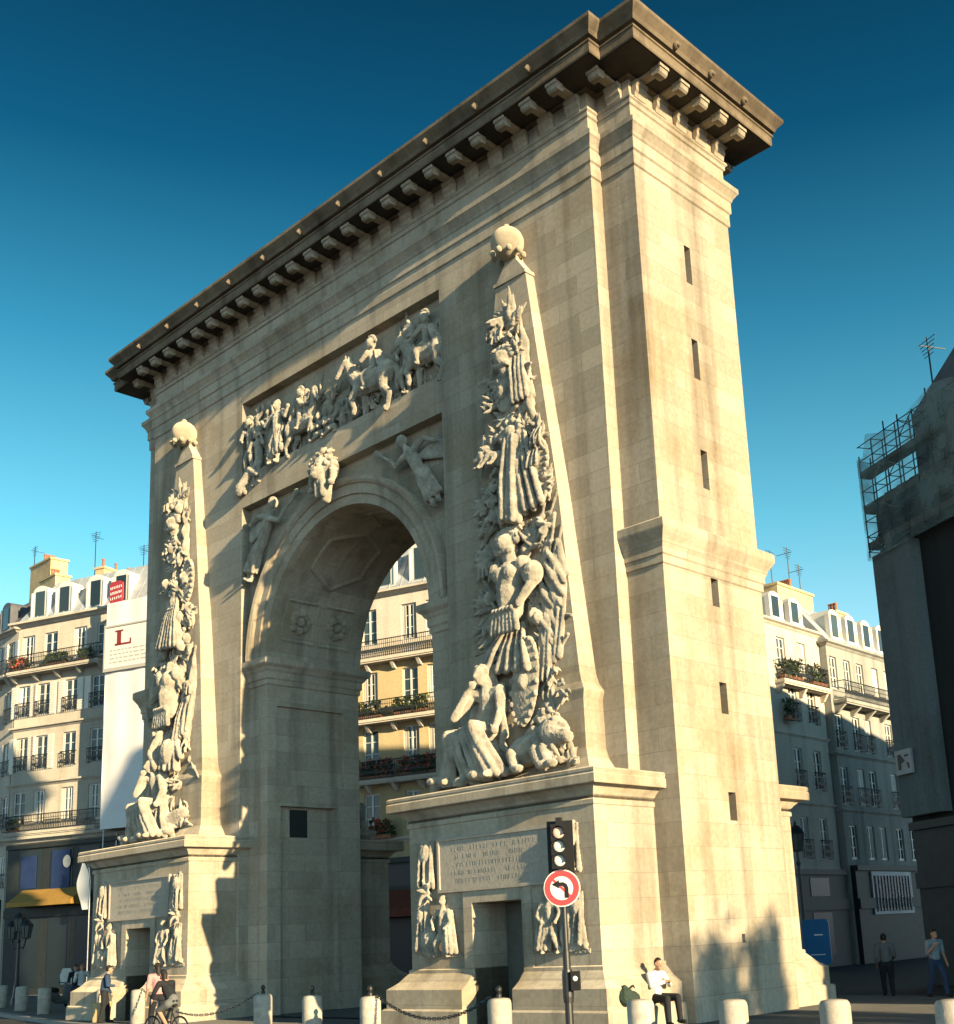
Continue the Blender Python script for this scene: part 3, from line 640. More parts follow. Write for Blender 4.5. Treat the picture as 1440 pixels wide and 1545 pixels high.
def trophy_right(root):
    y = -.42
    b = MB(); seated(b, (-.95,-.5,5.72), 1.2, .12)
    carve(b, 'seated_figure', 'carved', root, .045)
    b = MB(); lion(b, (.95,-.95,6.22), 1.12, 1); carve(b, 'crouching_lion', 'carved', root, .04)
    b = MB(); rn = random.Random(2)
    for k in range(11):
        x = -2.35+k*.14; b.cap((x,-.9-rn.random()*.3,5.75), (x+rn.uniform(-.35,.35),-.9-rn.random()*.3,6.1+rn.random()*.35), .1, .06)
    for x, z, r in ((-1.15,6.0,.3),(-.75,5.95,.28),(-1.5,5.9,.26)): b.ell((x,-1.05,z), (r*1.2,r,r))
    leafspray(b, (1.7,-.8,5.95), (0,PI), .5, .07, 4, 10); b.cap((-1.0,-.75,5.72), (1.8,-.7,5.74), .12); carve(b, 'spoils_of_war', 'carved', root, .04)
    b = MB(); shieldm(b, (.38,-.85,8.1), .46, 1.15, .16); carve(b, 'oval_shield', 'carved', root, .04)
    b = MB(); cuirass(b, (.05,-.85,10.75), 1.05); helmet(b, (-.05,-.85,11.72), 1.05, -1)
    b.chain([V(.5,-.8,10.95), V(.85,-.95,10.5), V(.55,-1.15,10.0)], [.17,.14,.1]); b.ell((.85,-.9,10.75), (.3,.25,.33))
    carve(b, 'cuirass', 'carved', root, .04)
    b = MB()
    flagm(b, (1.55,-.5,11.9), (.7,-.6,9.2), (.25,0,-1.0), 4, 8, .08)
    flagm(b, (1.2,-.6,11.6), (.5,-.6,9.6), (.55,-.05,-.9), 5, 7, .07)
    drape(b, [(.9,-.6,9.9), (1.6,-.5,10.4)], [(.7,-.6,8.1), (1.35,-.5,8.6)], 7, .08, .1, 12)
    drape(b, [(-.5,-.7,9.5), (.3,-.7,9.6)], [(-1.3,-.8,8.6), (.6,-.8,8.4)], 8, .1, .12, 15)
    leafspray(b, (-.95,-.5,10.4), (PI*.6,PI*1.3), .7, .07, 7, 16); leafspray(b, (-.9,-.5,11.5), (PI*.6,PI*1.25), .7, .07, 8, 14); leafspray(b, (-1.0,-.5,9.5), (PI*.7,PI*1.3), .55, .07, 9, 12)
    leafspray(b, (.7,-.6,11.6), (0,PI*.7), .6, .07, 10, 14); b.cap((-1.5,-.6,11.5), (-.5,-.6,10.2), .06); b.cap((1.4,-.6,12.2), (.2,-.6,9.4), .06)
    carve(b, 'banners_and_palms', 'carved', root, .042)
    b = MB()
    drape(b, [(-.1,-.6,14.7), (.55,-.6,14.8)], [(-.2,-.8,12.3), (1.25,-.7,12.55)], 8, .1, .14, 21)
    drape(b, [(-.05,-.75,14.6), (.35,-.75,14.6)], [(-.05,-.9,12.4), (.5,-.9,12.2)], 5, .11, .1, 22)
    b.ell((.15,-.7,14.75), (.26,.2,.2)); [b.ell((.15+.34*math.cos(k*.63),-.72,14.8+.24*math.sin(k*.63)), .1) for k in range(10)]; leafspray(b, (.1,-.7,12.2), (PI,2*PI), .4, .06, 78, 10)
    carve(b, 'hanging_drapery', 'carved', root, .04)
    b = MB(); lion(b, (-.55,-.75,14.15), .5, -1)
    for k in range(9):
        a = 2*PI*k/9; b.ell((-.35+.3*math.cos(a),-.75,14.4+.34*math.sin(a)), .12)
    carve(b, 'lion_mask', 'carved', root, .035)
    b = MB(); shieldm(b, (.92,-.6,13.75), .4, .62, .1, 0, .1); leafspray(b, (1.1,-.5,13.1), (-PI*.5,PI*.3), .5, .06, 14, 14); leafspray(b, (.95,-.5,14.5), (0,PI*.8), .5, .06, 15, 14); leafspray(b, (-.85,-.5,13.2), (PI*.7,PI*1.4), .5, .07, 16, 14); leafspray(b, (-.8,-.5,12.5), (PI*.7,PI*1.4), .55, .07, 17, 12)
    carve(b, 'round_shield', 'carved', root, .038)
    b = MB(); helmet(b, (.02,-.75,16.85), .95, -1); shieldm(b, (-.08,-.66,15.95), .3, .55, -.15); b.cap((0,-.6,16.45), (0,-.6,16.1), .16, .2)
    flagm(b, (.45,-.5,18.0), (.75,-.55,15.5), (.12,0,-.8), 23, 8, .075); drape(b, [(.2,-.55,17.5), (.6,-.5,17.2)], [(.3,-.65,15.5), (.85,-.55,15.6)], 6, .075, .12, 77)
    leafspray(b, (-.1,-.5,15.2), (0,2*PI), .5, .06, 18, 20); leafspray(b, (.5,-.5,15.3), (0,2*PI), .45, .06, 19, 16)
    carve(b, 'plumed_helmet', 'carved', root, .036)
    b = MB(); leafspray(b, (.15,-.5,17.9), (PI*.1,PI*.9), .75, .075, 20, 20); leafspray(b, (.05,-.5,17.6), (PI*.8,PI*1.6), .5, .07, 24, 10); b.cap((.1,-.45,17.2), (.2,-.45,18.5), .08, .05)
    carve(b, 'plume_spray', 'carved', root, .034)
def trophy_left(root):
    b = MB(); seated(b, (-.35,-.5,5.72), 1.12, -.1); b.ell((-1.3,-.9,6.1), (.5,.35,.4)); b.cap((-1.6,-.9,5.9), (-.6,-1.2,6.3), .25, .18)
    drape(b, [(-1.0,-.9,7.0), (.5,-1.1,7.0)], [(-1.5,-1.0,5.8), (.9,-1.0,5.8)], 10, .12, .14, 31)
    carve(b, 'seated_river_god', 'carved', root, .045)
    b = MB(); b.cap((.6,-.9,6.3), (1.3,-.9,6.5), .3, .2); leafspray(b, (1.1,-.8,6.2), (-.3,PI), .6, .07, 32, 14); carve(b, 'overturned_urn', 'carved', root, .04)
    b = MB(); drape(b, [(-.5,-.6,9.6), (.5,-.6,9.6)], [(-.7,-.9,8.2), (.9,-.8,8.0)], 8, .1, .12, 33); b.ell((.35,-.9,8.6), (.4,.3,.5)); b.chain([V(-.4,-.8,9.3), V(-.65,-1.0,8.7), V(-.2,-1.1,8.2)], [.2,.16,.12]); b.cap((.3,-.7,9.4), (1.1,-.9,8.4), .12)
    carve(b, 'captured_arms', 'carved', root, .042)
    b = MB(); cuirass(b, (.25,-.85,10.95), 1.1); b.cap((-.3,-.8,11.2), (-.85,-.9,10.6), .2, .14); b.ell((-.35,-.8,11.35), (.3,.28,.26))
    carve(b, 'cuirass', 'carved', root, .04)
    b = MB(); flagm(b, (1.25,-.5,12.2), (.9,-.6,9.6), (.1,0,-1.1), 34, 8, .085); drape(b, [(.7,-.6,10.4), (1.35,-.5,10.9)], [(.5,-.7,8.9), (1.15,-.6,9.3)], 7, .085, .12, 35)
    leafspray(b, (-.6,-.5,11.9), (PI*.4,PI*1.2), .7, .08, 36, 14); leafspray(b, (.8,-.5,11.9), (0,PI), .6, .07, 37, 12)
    carve(b, 'banners_and_palms', 'carved', root, .042)
    b = MB(); cuirass(b, (.08,-.6,14.2), .62); drape(b, [(-.15,-.6,14.2), (.3,-.6,14.3)], [(-.6,-.8,12.4), (.7,-.8,12.3)], 8, .1, .12, 38); b.cap((-.3,-.75,12.8), (-.5,-.75,12.1), .2, .15); b.cap((.45,-.8,13.2), (.85,-.85,12.2), .13, .16)
    carve(b, 'hanging_drapery', 'carved', root, .04)
    b = MB(); shieldm(b, (.82,-.6,14.6), .42, .8, .12); leafspray(b, (.9,-.5,13.4), (-PI*.5,PI*.3), .5, .07, 39, 14); leafspray(b, (.2,-.5,15.4), (0,2*PI), .5, .07, 40, 18)
    carve(b, 'oval_shield', 'carved', root, .038)
    b = MB(); helmet(b, (-.02,-.7,16.9), 1.0, -1); shieldm(b, (-.08,-.66,16.0), .3, .55, .15); flagm(b, (.4,-.5,17.9), (.6,-.55,15.8), (.1,0,-.7), 41, 7, .07); carve(b, 'plumed_helmet', 'carved', root, .036)
    b = MB(); leafspray(b, (.15,-.5,17.8), (PI*.1,PI*.9), .7, .075, 42, 18); b.cap((.1,-.45,17.2), (.2,-.45,18.4), .08, .05); carve(b, 'plume_spray', 'carved', root, .034)
trophy_right(ob_r); trophy_left(ob_l)
clutter(ob_r, [(-1.6,1.5,5.9,8.0,34),(-1.25,1.3,8.2,10.2,30),(-1.2,1.35,10.4,12.4,30),(-1.0,1.1,12.5,14.6,28),(-.75,.95,14.7,16.6,24),(-.4,.6,16.8,18.1,12)], 300)
clutter(ob_l, [(-1.6,1.5,5.9,8.0,34),(-1.25,1.3,8.2,10.2,30),(-1.0,1.2,10.4,12.4,26),(-.8,1.0,12.5,14.6,26),(-.6,.8,14.7,16.6,22),(-.4,.5,16.8,18.0,12)], 400)

# rear pedestals and obelisks (copies turned round)
def rear(src):
    c = copy_tree(src, arch); return c
for src, x in ((ped_r, 0), (ped_l, 0)):
    c = rear(src); c.rotation_euler.z = PI; c.location = (0, YB-.06, 0)
for src in (ob_r, ob_l):
    c = rear(src); c.rotation_euler.z = PI; c.location = (-src.location.x, YB+.0, 0)

# relief panel: the crossing of the river
rp = link('relief_panel', None, arch)
yp = .20
def flat(mb, *a):
    mb.v = [(x, .33+(y-.33)*.78, z) for x, y, z in mb.v]; return carve(mb, *a)
b = MB(); horse(b, (4.35,yp-.1,18.85), .95, -1); rider(b, (4.4,yp-.1,18.95), .9, -1, False); flat(b, 'horse_and_rider', 'carved', rp, .036)
b = MB(); figure(b, dict(head=(3.55,yp-.15,19.75), neck=(3.55,yp-.12,19.55), chest=(3.55,yp-.12,19.35), hip=(3.5,yp-.1,18.85), shl=(3.35,yp-.2,19.5), ell=(3.15,yp-.3,19.25), hal=(3.3,yp-.4,19.05), shr=(3.75,yp-.1,19.5), elr=(3.85,yp-.15,19.9), har=(3.6,yp-.15,20.2), knl=(3.3,yp-.3,18.45), ftl=(3.45,yp-.2,17.95), knr=(3.65,yp-.25,18.4), ftr=(3.6,yp-.15,17.9)), .95); helmet(b, (3.55,yp-.15,19.82), .7, -1); b.cap((3.5,yp-.1,19.9), (3.5,yp-.1,20.55), .06, .04); flat(b, 'standing_soldier', 'carved', rp, .034)
b = MB(); horse(b, (1.95,yp-.2,18.85), 1.08, -1); rider(b, (2.0,yp-.2,19.0), .92, -1, False); flat(b, 'horse_and_rider', 'carved', rp, .036)
b = MB(); rn = random.Random(9)
figure(b, dict(head=(-3.0,yp-.35,19.75), neck=(-3,yp-.3,19.55), chest=(-3,yp-.3,19.3), hip=(-3.0,yp-.3,18.75), shl=(-3.3,yp-.3,19.45), ell=(-3.6,yp-.4,19.2), hal=(-3.8,yp-.4,19.4), shr=(-2.7,yp-.3,19.45), elr=(-2.45,yp-.4,19.2), har=(-2.3,yp-.4,19.5), knl=(-3.15,yp-.5,18.3), ftl=(-3.25,yp-.4,17.75), knr=(-2.8,yp-.5,18.35), ftr=(-2.9,yp-.4,17.75)), 1.1); drape(b, [(-3.3,yp-.3,18.9), (-2.65,yp-.3,18.9)], [(-3.4,yp-.35,17.9), (-2.6,yp-.35,18.1)], 7, .09, .1, 50)
flat(b, 'standing_captive', 'carved', rp, .034)
b = MB(); horse(b, (-1.75,yp-.15,18.7), .85, 1, True); rider(b, (-1.85,yp-.1,18.9), .8, 1); flat(b, 'rearing_horse_and_rider', 'carved', rp, .034)
for x, z, s in ((-4.75,18.75,.85),(-4.25,18.2,.8)):
    b = MB(); figure(b, dict(head=(x,yp-.25,z+.95), neck=(x,yp-.22,z+.78), chest=(x,yp-.2,z+.58), hip=(x+.05,yp-.2,z+.05), shl=(x-.25,yp-.3,z+.7), ell=(x-.35,yp-.4,z+.4), hal=(x-.15,yp-.5,z+.3), shr=(x+.25,yp-.25,z+.7), elr=(x+.4,yp-.3,z+.5), har=(x+.3,yp-.35,z+.85), knl=(x-.12,yp-.35,z-.35), ftl=(x-.15,yp-.25,z-.85), knr=(x+.2,yp-.35,z-.35), ftr=(x+.22,yp-.25,z-.8)), .85); helmet(b, (x,yp-.25,z+1.0), .62, 1); flat(b, 'standing_soldier', 'carved', rp, .034)
b = MB(); b.cap((-4.6,yp-.4,17.75), (-5.0,yp-.5,17.35), .16, .2); b.cap((-4.5,yp-.4,17.9), (-4.1,yp-.4,17.65), .15, .1); b.ell((-5.05,yp-.45,17.3), (.22,.2,.2)); b.cap((-4.75,yp-.4,17.8), (-4.8,yp-.4,17.2), .12, .1); flat(b, 'fallen_soldier', 'carved', rp, .034)
for x in (-.85, -.2):
    b = MB(); figure(b, dict(head=(x+.1,yp-.3,18.6), neck=(x+.05,yp-.25,18.45), chest=(x,yp-.2,18.3), hip=(x-.1,yp-.2,18.0), shl=(x-.2,yp-.3,18.4), ell=(x-.1,yp-.45,18.15), hal=(x+.2,yp-.45,18.2), shr=(x+.2,yp-.2,18.4), elr=(x+.4,yp-.25,18.5), har=(x+.5,yp-.3,18.75), knl=(x+.15,yp-.4,17.95), ftl=(x-.2,yp-.35,17.85), knr=(x+.3,yp-.3,18.0), ftr=(x+.35,yp-.3,17.8)), .75); flat(b, 'kneeling_captive', 'carved', rp, .034)
b = MB()      # low background relief: river, spears and reeds
for k in range(26):
    x = -4.9+k*.39; b.cap((x,.32,17.95), (x+rn.uniform(-.2,.2),.3,18.2+rn.random()*.5), .07, .05)
for x0, x1 in ((-4.2,-4.0),(-3.6,-3.9),(-2.4,-2.0),(-1.2,-.9),(.5,.6),(3.1,3.0),(4.9,4.95)): b.cap((x0,.3,18.6), (x1,.3,20.3), .045)
for x, z in ((-2.4,19.7),(-2.1,19.9),(-1.7,19.8),(-1.3,19.75),(-3.6,19.6)): b.ell((x,.25,z), (.17,.15,.22)); b.cap((x,.28,z-.2), (x,.3,z-.8), .2, .25)

for k in range(46):
    x = rn.uniform(-4.9,4.9); z = rn.uniform(18.0,19.4); leafspray(b, (x,.24,z), (0,PI), .4, .05, k, 4)
for x, z in ((-4.5,19.8),(-3.9,19.5),(-.5,18.9),(.2,18.4),(2.9,19.0),(5.0,19.6),(5.0,18.6)): figure(b, dict(head=(x,.2,z+.4), neck=(x,.22,z+.25), chest=(x,.22,z+.1), hip=(x,.25,z-.4), shl=(x-.2,.22,z+.2), ell=(x-.3,.2,z-.05), hal=(x-.15,.15,z-.1), shr=(x+.2,.22,z+.2), elr=(x+.3,.2,z+.3), har=(x+.25,.18,z+.55), knl=(x-.1,.22,z-.75), ftl=(x-.1,.25,z-1.1), knr=(x+.1,.22,z-.75), ftr=(x+.12,.25,z-1.1)), .75)
b.box(-5.1,5.1,.3,.36,17.86,17.95); flat(b, 'background_relief', 'carved', rp, .034)

# keystone lion skin
b = MB(); b.ell((0,-.25,16.5), (.42,.42,.5)); b.ell((0,-.6,16.3), (.26,.22,.26)); b.ell((0,-.72,16.18), (.16,.12,.12))
for k in range(60):
    a = rn.uniform(-.5,PI+.5); r_ = rn.uniform(.3,.55); b.cap((r_*math.cos(a),-.3-rn.random()*.25,16.55+r_*math.sin(a)), (1.3*r_*math.cos(a),-.3,16.5+1.25*r_*math.sin(a)), .07, .04)
for s in (-1,1):
    b.ell((s*.13,-.68,16.48), .08); b.chain([V(s*.42,-.3,16.45), V(s*.55,-.4,16.2), V(s*.5,-.42,15.95)], [.15,.12,.09]); b.ell((s*.5,-.46,15.88), (.12,.11,.1))
b.cap((0,-.35,16.1), (.05,-.3,15.5), .3, .15); b.cap((-.15,-.5,16.0), (-.12,-.5,15.6), .12, .1); b.cap((.15,-.5,16.0), (.14,-.5,15.6), .12, .1)
carve(b, 'keystone_lion', 'carved', arch, .03)

# winged Fames in the spandrels
def fame(sx):
    b = MB(); y = .2; P = lambda x, z, o=0: V(sx*x, y-o, z)
    figure(b, dict(head=P(3.28,16.38,.2), neck=P(3.42,16.17,.14), chest=P(3.62,15.92,.12), hip=P(4.02,15.25,.1), shl=P(3.4,15.88,.2), ell=P(3.0,15.72,.16), hal=P(2.72,15.98,.14), shr=P(3.82,16.06,.12), elr=P(4.25,16.22,.16), har=P(4.66,16.02,.14),
        knl=P(4.2,14.75,.24), ftl=P(4.62,14.05,.12), knr=P(4.48,14.8,.18), ftr=P(4.82,14.15,.1)), 1.0)
    b.ell(P(3.28,16.42,.18), (.19,.17,.2))
    drape(b, [P(3.85,15.5,.08), P(4.3,15.35,.08)], [P(4.3,14.25,.1), P(4.92,14.45,.04)], 7, .075, .09, 60)
    b.cap(P(2.72,15.98,.14), P(2.25,16.3,.1), .035, .05); b.cap(P(2.25,16.3,.1), P(2.05,16.44,.1), .05, .12)
    for k in range(10):
        a = -.35+.12*k; b.cap(P(3.85,15.8,-.02), P(3.85+1.15*math.cos(a), 15.75+.72*math.sin(a), -.07), .09, .05)
    carve(b, 'winged_figure', 'carved', arch, .034)
fame(1); fame(-1)
# relief strips either side of the doors
def strip(root, c, sx):
    b = MB(); y = -1.72; X = lambda u: c+sx*u
    pts = lambda *q: [V(X(u), y-o, z) for u, o, z in q]
    b.add([], [])
    # hung arms, shields, captives: a column at the outer edge and a wider group at the foot
    drape(b, pts((2.15,.0,4.4),(2.6,.0,4.4)), pts((2.1,.05,3.3),(2.65,.05,3.4)), 5, .06, .06, 70)
    b.ell((X(2.4),y-.06,4.1), (.2,.12,.24)); b.cap((X(2.5),y,4.45), (X(2.35),y-.05,2.2), .05)
    leafspray(b, (X(2.4),y-.02,3.2), (0,2*PI), .35, .05, 71, 14)
    P = lambda u, o, z: (X(u), y-o, z)
    figure(b, dict(head=P(1.75,.12,2.95), neck=P(1.75,.1,2.8), chest=P(1.75,.1,2.62), hip=P(1.8,.08,2.2), shl=P(1.55,.12,2.7), ell=P(1.42,.18,2.45), hal=P(1.6,.22,2.3), shr=P(1.98,.1,2.7), elr=P(2.1,.16,2.5), har=P(2.0,.22,2.3), knl=P(1.6,.2,1.95), ftl=P(1.55,.12,1.68), knr=P(1.95,.2,1.95), ftr=P(2.0,.12,1.68)), .62)
    drape(b, pts((1.5,.05,2.7),(1.85,.05,2.7)), pts((1.35,.1,1.75),(1.7,.1,1.75)), 6, .06, .08, 72)
    b.ell((X(2.3),y-.08,2.0), (.28,.14,.36)); b.cap((X(2.0),y-.05,1.72), (X(2.7),y-.05,1.8), .08); b.ell((X(2.55),y-.1,2.6), (.14,.12,.2)); drape(b, pts((2.35,.05,2.9),(2.7,.05,2.9)), pts((2.2,.08,2.0),(2.75,.08,1.8)), 5, .055, .06, 73)
    b.box(X(1.3) if sx>0 else X(2.8), X(2.8) if sx>0 else X(1.3), y+.0, y+.06, 1.62, 1.72)
    carve(b, 'trophy_relief', 'carved', root, .028)
for root, c in ((ped_r, 8.32), (ped_l, -8.2)):
    for sx in (-1, 1): strip(root, c, sx)
# ================================================================= ground
g = MB(); g.add([(-900,-900,-.13),(900,-900,-.13),(900,900,-.13),(-900,900,-.13)], [(0,1,2,3)])
tag(g.build('road', 'asphalt'), 'dark asphalt carriageway in front of the arch', 'road', kind='structure')
KL = [(-70,12.5),(-40,5.2),(-24,.4),(-18.5,-.95),(-10,-2.85),(-6,-3.4),(3.4,-5.5),(8.6,-6.3),(16.2,-7.0),(22,-7.0),(27,-5.5),(29.5,-2.5),(30,4)]
back = [(30,8.0),(14,9.0),(-30,14),(-70,21)]
def slab(name, poly, z0, z1, m_, label, cat):
    b = MB(); b.prism(poly, 'z', z0, z1); return tag(b.build(name, m_), label, cat, kind='structure')
slab('pavement', KL+back, -.14, 0.0, 'paving', 'grey paved island the arch stands on', 'pavement')
kb = MB()
for a, c in zip(KL[:-1], KL[1:]):
    a, c = Vector((*a,0)), Vector((*c,0)); d = (c-a); l = d.length; d.normalize(); nn = Vector((d.y,-d.x,0)); n = max(1, int(l/1.2))
    for k in range(n):
        p = a+d*(l*k/n+.006); q = a+d*(l*(k+1)/n-.006); mid = (p+q)/2+nn*.075+Vector((0,0,-.064)); kb.obox(mid, d*(q-p).length/2, nn*.15, Vector((0,0,.068)))
tag(kb.build('kerb', 'kerb'), 'pale granite kerb along the island edge', 'kerb', kind='structure')
# painted stop line and lane dashes on the road
pm = MB()
for k in range(7): pm.add([(-6+4*k,-11.2,-.126),(-4+4*k,-11.2,-.126),(-4+4*k,-11.05,-.126),(-6+4*k,-11.05,-.126)], [(0,1,2,3)])
tag(pm.build('road_markings', 'paint_white'), 'white dashes painted on the asphalt', 'road marking', kind='structure')

# ================================================================= background buildings
_wc = {}
def win_mesh(w, h):
    k = (round(w,2), round(h,2))
    if k not in _wc:
        f = MB(); t = .07
        f.box(-w/2,-w/2+t,.10,.17,0,h); f.box(w/2-t,w/2,.10,.17,0,h); f.box(-w/2+t,w/2-t,.10,.17,h-t,h); f.box(-w/2+t,w/2-t,.10,.17,0,t+.05)
        f.box(-.05,.05,.09,.165,t+.05,h-t)
        for sx in (-1,1):
            for q in (.36,.68): f.box(min(sx*.05,sx*(w/2-t)), max(sx*.05,sx*(w/2-t)), .115,.155, h*q-.02, h*q+.02)
        p = MB(); p.box(-w/2+t,w/2-t,.13,.145,.12,h-t)
        c = MB()
        for sx in (-1,1):
            for j in range(3):
                x0 = sx*(w/2-t-.02-j*.075); c.cap((x0,.112+.012*(j%2),.14), (x0,.112+.012*(j%2),h-t-.03), .03, n=6)
        sh_ = []
        for sx in (-1,1):
            s_ = MB(); x0, x1 = sorted((sx*(w/2+.02), sx*(w/2+.02+w*.48))); s_.box(x0,x1,-.06,-.015,.0,h)
            for j in range(int(h/.16)): s_.box(x0+.05,x1-.05,-.075,-.06,.06+.16*j,.15+.16*j)
            sh_.append(s_.mesh('shutter','shutter'))
        _wc[k] = (f.mesh('window','frame'), p.mesh('pane','glass'), c.mesh('curtain','curtain'), sh_)
    return _wc[k]
_rc = {}
def rail_mesh(w, h=.9, out=.12):
    k = (round(w,2), h, out)
    if k not in _rc:
        b = MB(); b.bar((-w/2,-out,h),(w/2,-out,h),.03,n=5); b.bar((-w/2,-out,.08),(w/2,-out,.08),.022,n=4); b.bar((-w/2,-out,h*.75),(w/2,-out,h*.75),.018,n=4)
        n = max(4, int(w/.13))
        for i in range(n+1): b.bar((-w/2+w*i/n,-out,0),(-w/2+w*i/n,-out,h),.014,n=4)
        for i in range(n): b.ell((-w/2+w*(i+.5)/n,-out,h*.4), (.045,.012,.1), n=5, m_=4)
        for sx in (-1,1): b.bar((sx*w/2,-out,h),(sx*w/2,.0,h),.025,n=4); b.bar((sx*w/2,-out,.08),(sx*w/2,.0,.08),.02,n=4)
        _rc[k] = b.mesh('railing','iron')
    return _rc[k]
pm_ = MB(); pm_.lathe([(.12,0),(.1,.1),(.085,.5),(.11,.55),(.1,.62)], n=8); POT = pm_.mesh('chimney_pot','pot')
def building(label, origin, ang, L, D, zE, rows, wall, cat='building', zb=-.1, mansard=3.0, roofm='zinc', dormers=(), chimneys=(), ledges=(), balconies=(), antennas=(), name='apartment_building', split=None, roof_in=1.5, seed=1, ends=True):
    rn = random.Random(seed)
    root = thing(name, label, cat, (origin[0], origin[1], 0), math.radians(ang))
    holes = []
    for r in rows:
        for c in r['cols']: holes.append((c-r['w']/2, c+r['w']/2, r['z0'], r['z1'], .2, False))
    b = MB(); zsp = split[0] if split else zb
    def sheet(bb, z0, z1): 
        bb.grid((0,0,0), (1,0,0), (0,0,1), (0,L), (z0,z1), [h for h in holes if z0 <= h[2] and h[3] <= z1])
        bb.add([(L,0,z0),(L,D,z0),(L,D,z1),(L,0,z1)], [(0,1,2,3)]); bb.add([(0,0,z0),(0,D,z0),(0,D,z1),(0,0,z1)], [(3,2,1,0)]); bb.add([(0,D,z0),(L,D,z0),(L,D,z1),(0,D,z1)], [(3,2,1,0)])
    sheet(b, zsp, zE); b.build('wall', wall, root)
    if split: b2 = MB(); sheet(b2, zb, zsp); b2.build('lower_wall', split[1], root)
    for r in rows:
        w, h = r['w'], r['z1']-r['z0']; f, p, c_, s_ = win_mesh(w, h)
        for c in r['cols']:
            o = link('window', f, root, (c, 0, r['z0'])); link('pane', p, o)
            if rn.random() < r.get('cur', .5): link('curtain', c_, o)
            if r.get('shut') and rn.random() < r.get('shutp', 1): [link('shutter', q_, o) for q_ in s_]
            if r.get('rail'): link('railing', rail_mesh(w+.16), o)
    for z, o, h in ledges:
        MB().sweep([(0,D),(0,0),(L,0),(L,D)], [(0,z),(.3*o,z+.05),(.5*o,z+h*.4),(o,z+h*.6),(o,z+h),(0,z+h+.04)], closed=False).build('ledge', wall, root)
    for x0, x1, z, o in balconies:
        bl = MB(); bl.box(x0,x1,-o,-.003,z,z+.16); bl.box(x0+.05,x1-.05,-o+.05,-.003,z-.08,z)
        n = max(2, int((x1-x0)/1.6))
        for i in range(n+1):
            x = x0+.15+(x1-x0-.3)*i/n; bl.prism([(-.003,z-.5),(-.18,z-.45),(-o+.12,z-.09),(-.003,z-.09)], 'x', x-.09, x+.09)
        bo = bl.build('balcony', wall, root)
        link('railing', rail_mesh(x1-x0-.06, .95, o-.06), bo, ((x0+x1)/2, 0, z+.16))
    # mansard roof hipped at both ends
    k = roof_in
    rb = MB(); a = .12; t = mansard
    lo = [(-a,-a,zE),(L+a,-a,zE),(L+a,D+a,zE),(-a,D+a,zE)]; hi = [((k if ends else 0),k,zE+t),(L-(k if ends else 0),k,zE+t),(L-(k if ends else 0),D-k,zE+t),((k if ends else 0),D-k,zE+t)]
    rid = [(k+1.5,D/2,zE+t+1.0),(L-k-1.5,D/2,zE+t+1.0)]
    rb.add(lo+hi+rid, [(0,1,5,4),(1,2,6,5),(2,3,7,6),(3,0,4,7),(4,5,9,8),(5,6,9),(6,7,8,9),(7,4,8),(0,3,2,1)])
    n = int(L/.7)
    for i in range(1, n): x = L*i/n; kx = min(max(x, k+.1), L-k-.1) if ends else x; rb.bar((x,-a,zE+.02),(kx,k,zE+t),.025,n=4)
    rf_ = rb.build('roof', roofm, root)
    for d in dormers:
        x, w, h = d[:3]
        q = MB(); y0 = .1
        pts = [(-w/2,0),(w/2,0),(w/2,h*.78)]+[(w/2*math.cos(PI*j/8), h*.78+h*.22*math.sin(PI*j/8)) for j in range(1,8)]+[(-w/2,h*.78)]
        q.prism(pts, 'y', y0, 2.0)
        q.box(-w/2-.08,-w/2+.02,y0-.06,y0+.2,0,h*.8); q.box(w/2-.02,w/2+.08,y0-.06,y0+.2,0,h*.8); q.box(-w/2-.12,w/2+.12,y0-.1,y0+.2,-.1,.02)
        o = q.build('dormer', 'frame' if d[3:] else roofm, rf_, loc=(x,0,zE+.25))
        gl = MB(); gl.box(-w*.3,w*.3,y0-.02,y0+.02,.12,h*.82); gl.build('pane', 'glass', o)
    for x, w, d0, d1, z1, npot in chimneys:
        q = MB(); q.box(x-w/2,x+w/2,d0,d1,zE+.2,z1); q.box(x-w/2-.08,x+w/2+.08,d0-.08,d1+.08,z1,z1+.14)
        o = q.build('chimney', 'chimney', rf_)
        for j in range(npot): link('chimney_pot', POT, o, (x, d0+.3+(d1-d0-.6)*j/max(1,npot-1), z1+.14))
    for x, y, z0, z1 in antennas:
        q = MB(); q.bar((x,y,z0),(x,y,z1),.03,n=5)
        for j in range(5): q.bar((x-.45+.05*j,y,z1-.1-.14*j),(x+.45-.05*j,y,z1-.1-.14*j),.014,n=4)
        q.bar((x,y-.3,z1-.35),(x,y+.7,z1-.35),.018,n=4); q.build('antenna', 'iron', rf_)
    return root
def foliage(mb, x0, x1, y, z, h, n, r, rn):
    for i in range(n):
        c = Vector((rn.uniform(x0,x1), y+rn.uniform(-.15,.15), z+rn.random()**1.3*h))
        for j in range(5):
            d = Vector((rn.gauss(0,1), rn.gauss(0,1), rn.gauss(.3,1))).normalized()*r*rn.uniform(.6,1.3); q = d.orthogonal().normalized()*r*.35
            mb.add([c, c+d*.5+q, c+d, c+d*.5-q], [(0,1,2,3)])
def planter(parent, x0, x1, y, z, seed, flowers=False, h=.55):
    rn = random.Random(seed); b = MB(); b.box(x0,x1,y-.12,y+.12,z,z+.2); o = b.build('planter_box', 'pot', parent)
    q = MB(); foliage(q, x0, x1, y, z+.2, h, int(60*(x1-x0)), .17, rn); tag(q.build('foliage', 'leaf', o), kind=None)
    if flowers: q = MB(); foliage(q, x0, x1, y-.1, z+.3, h, int(30*(x1-x0)), .12, rn); q.build('flowers', 'flower', o)
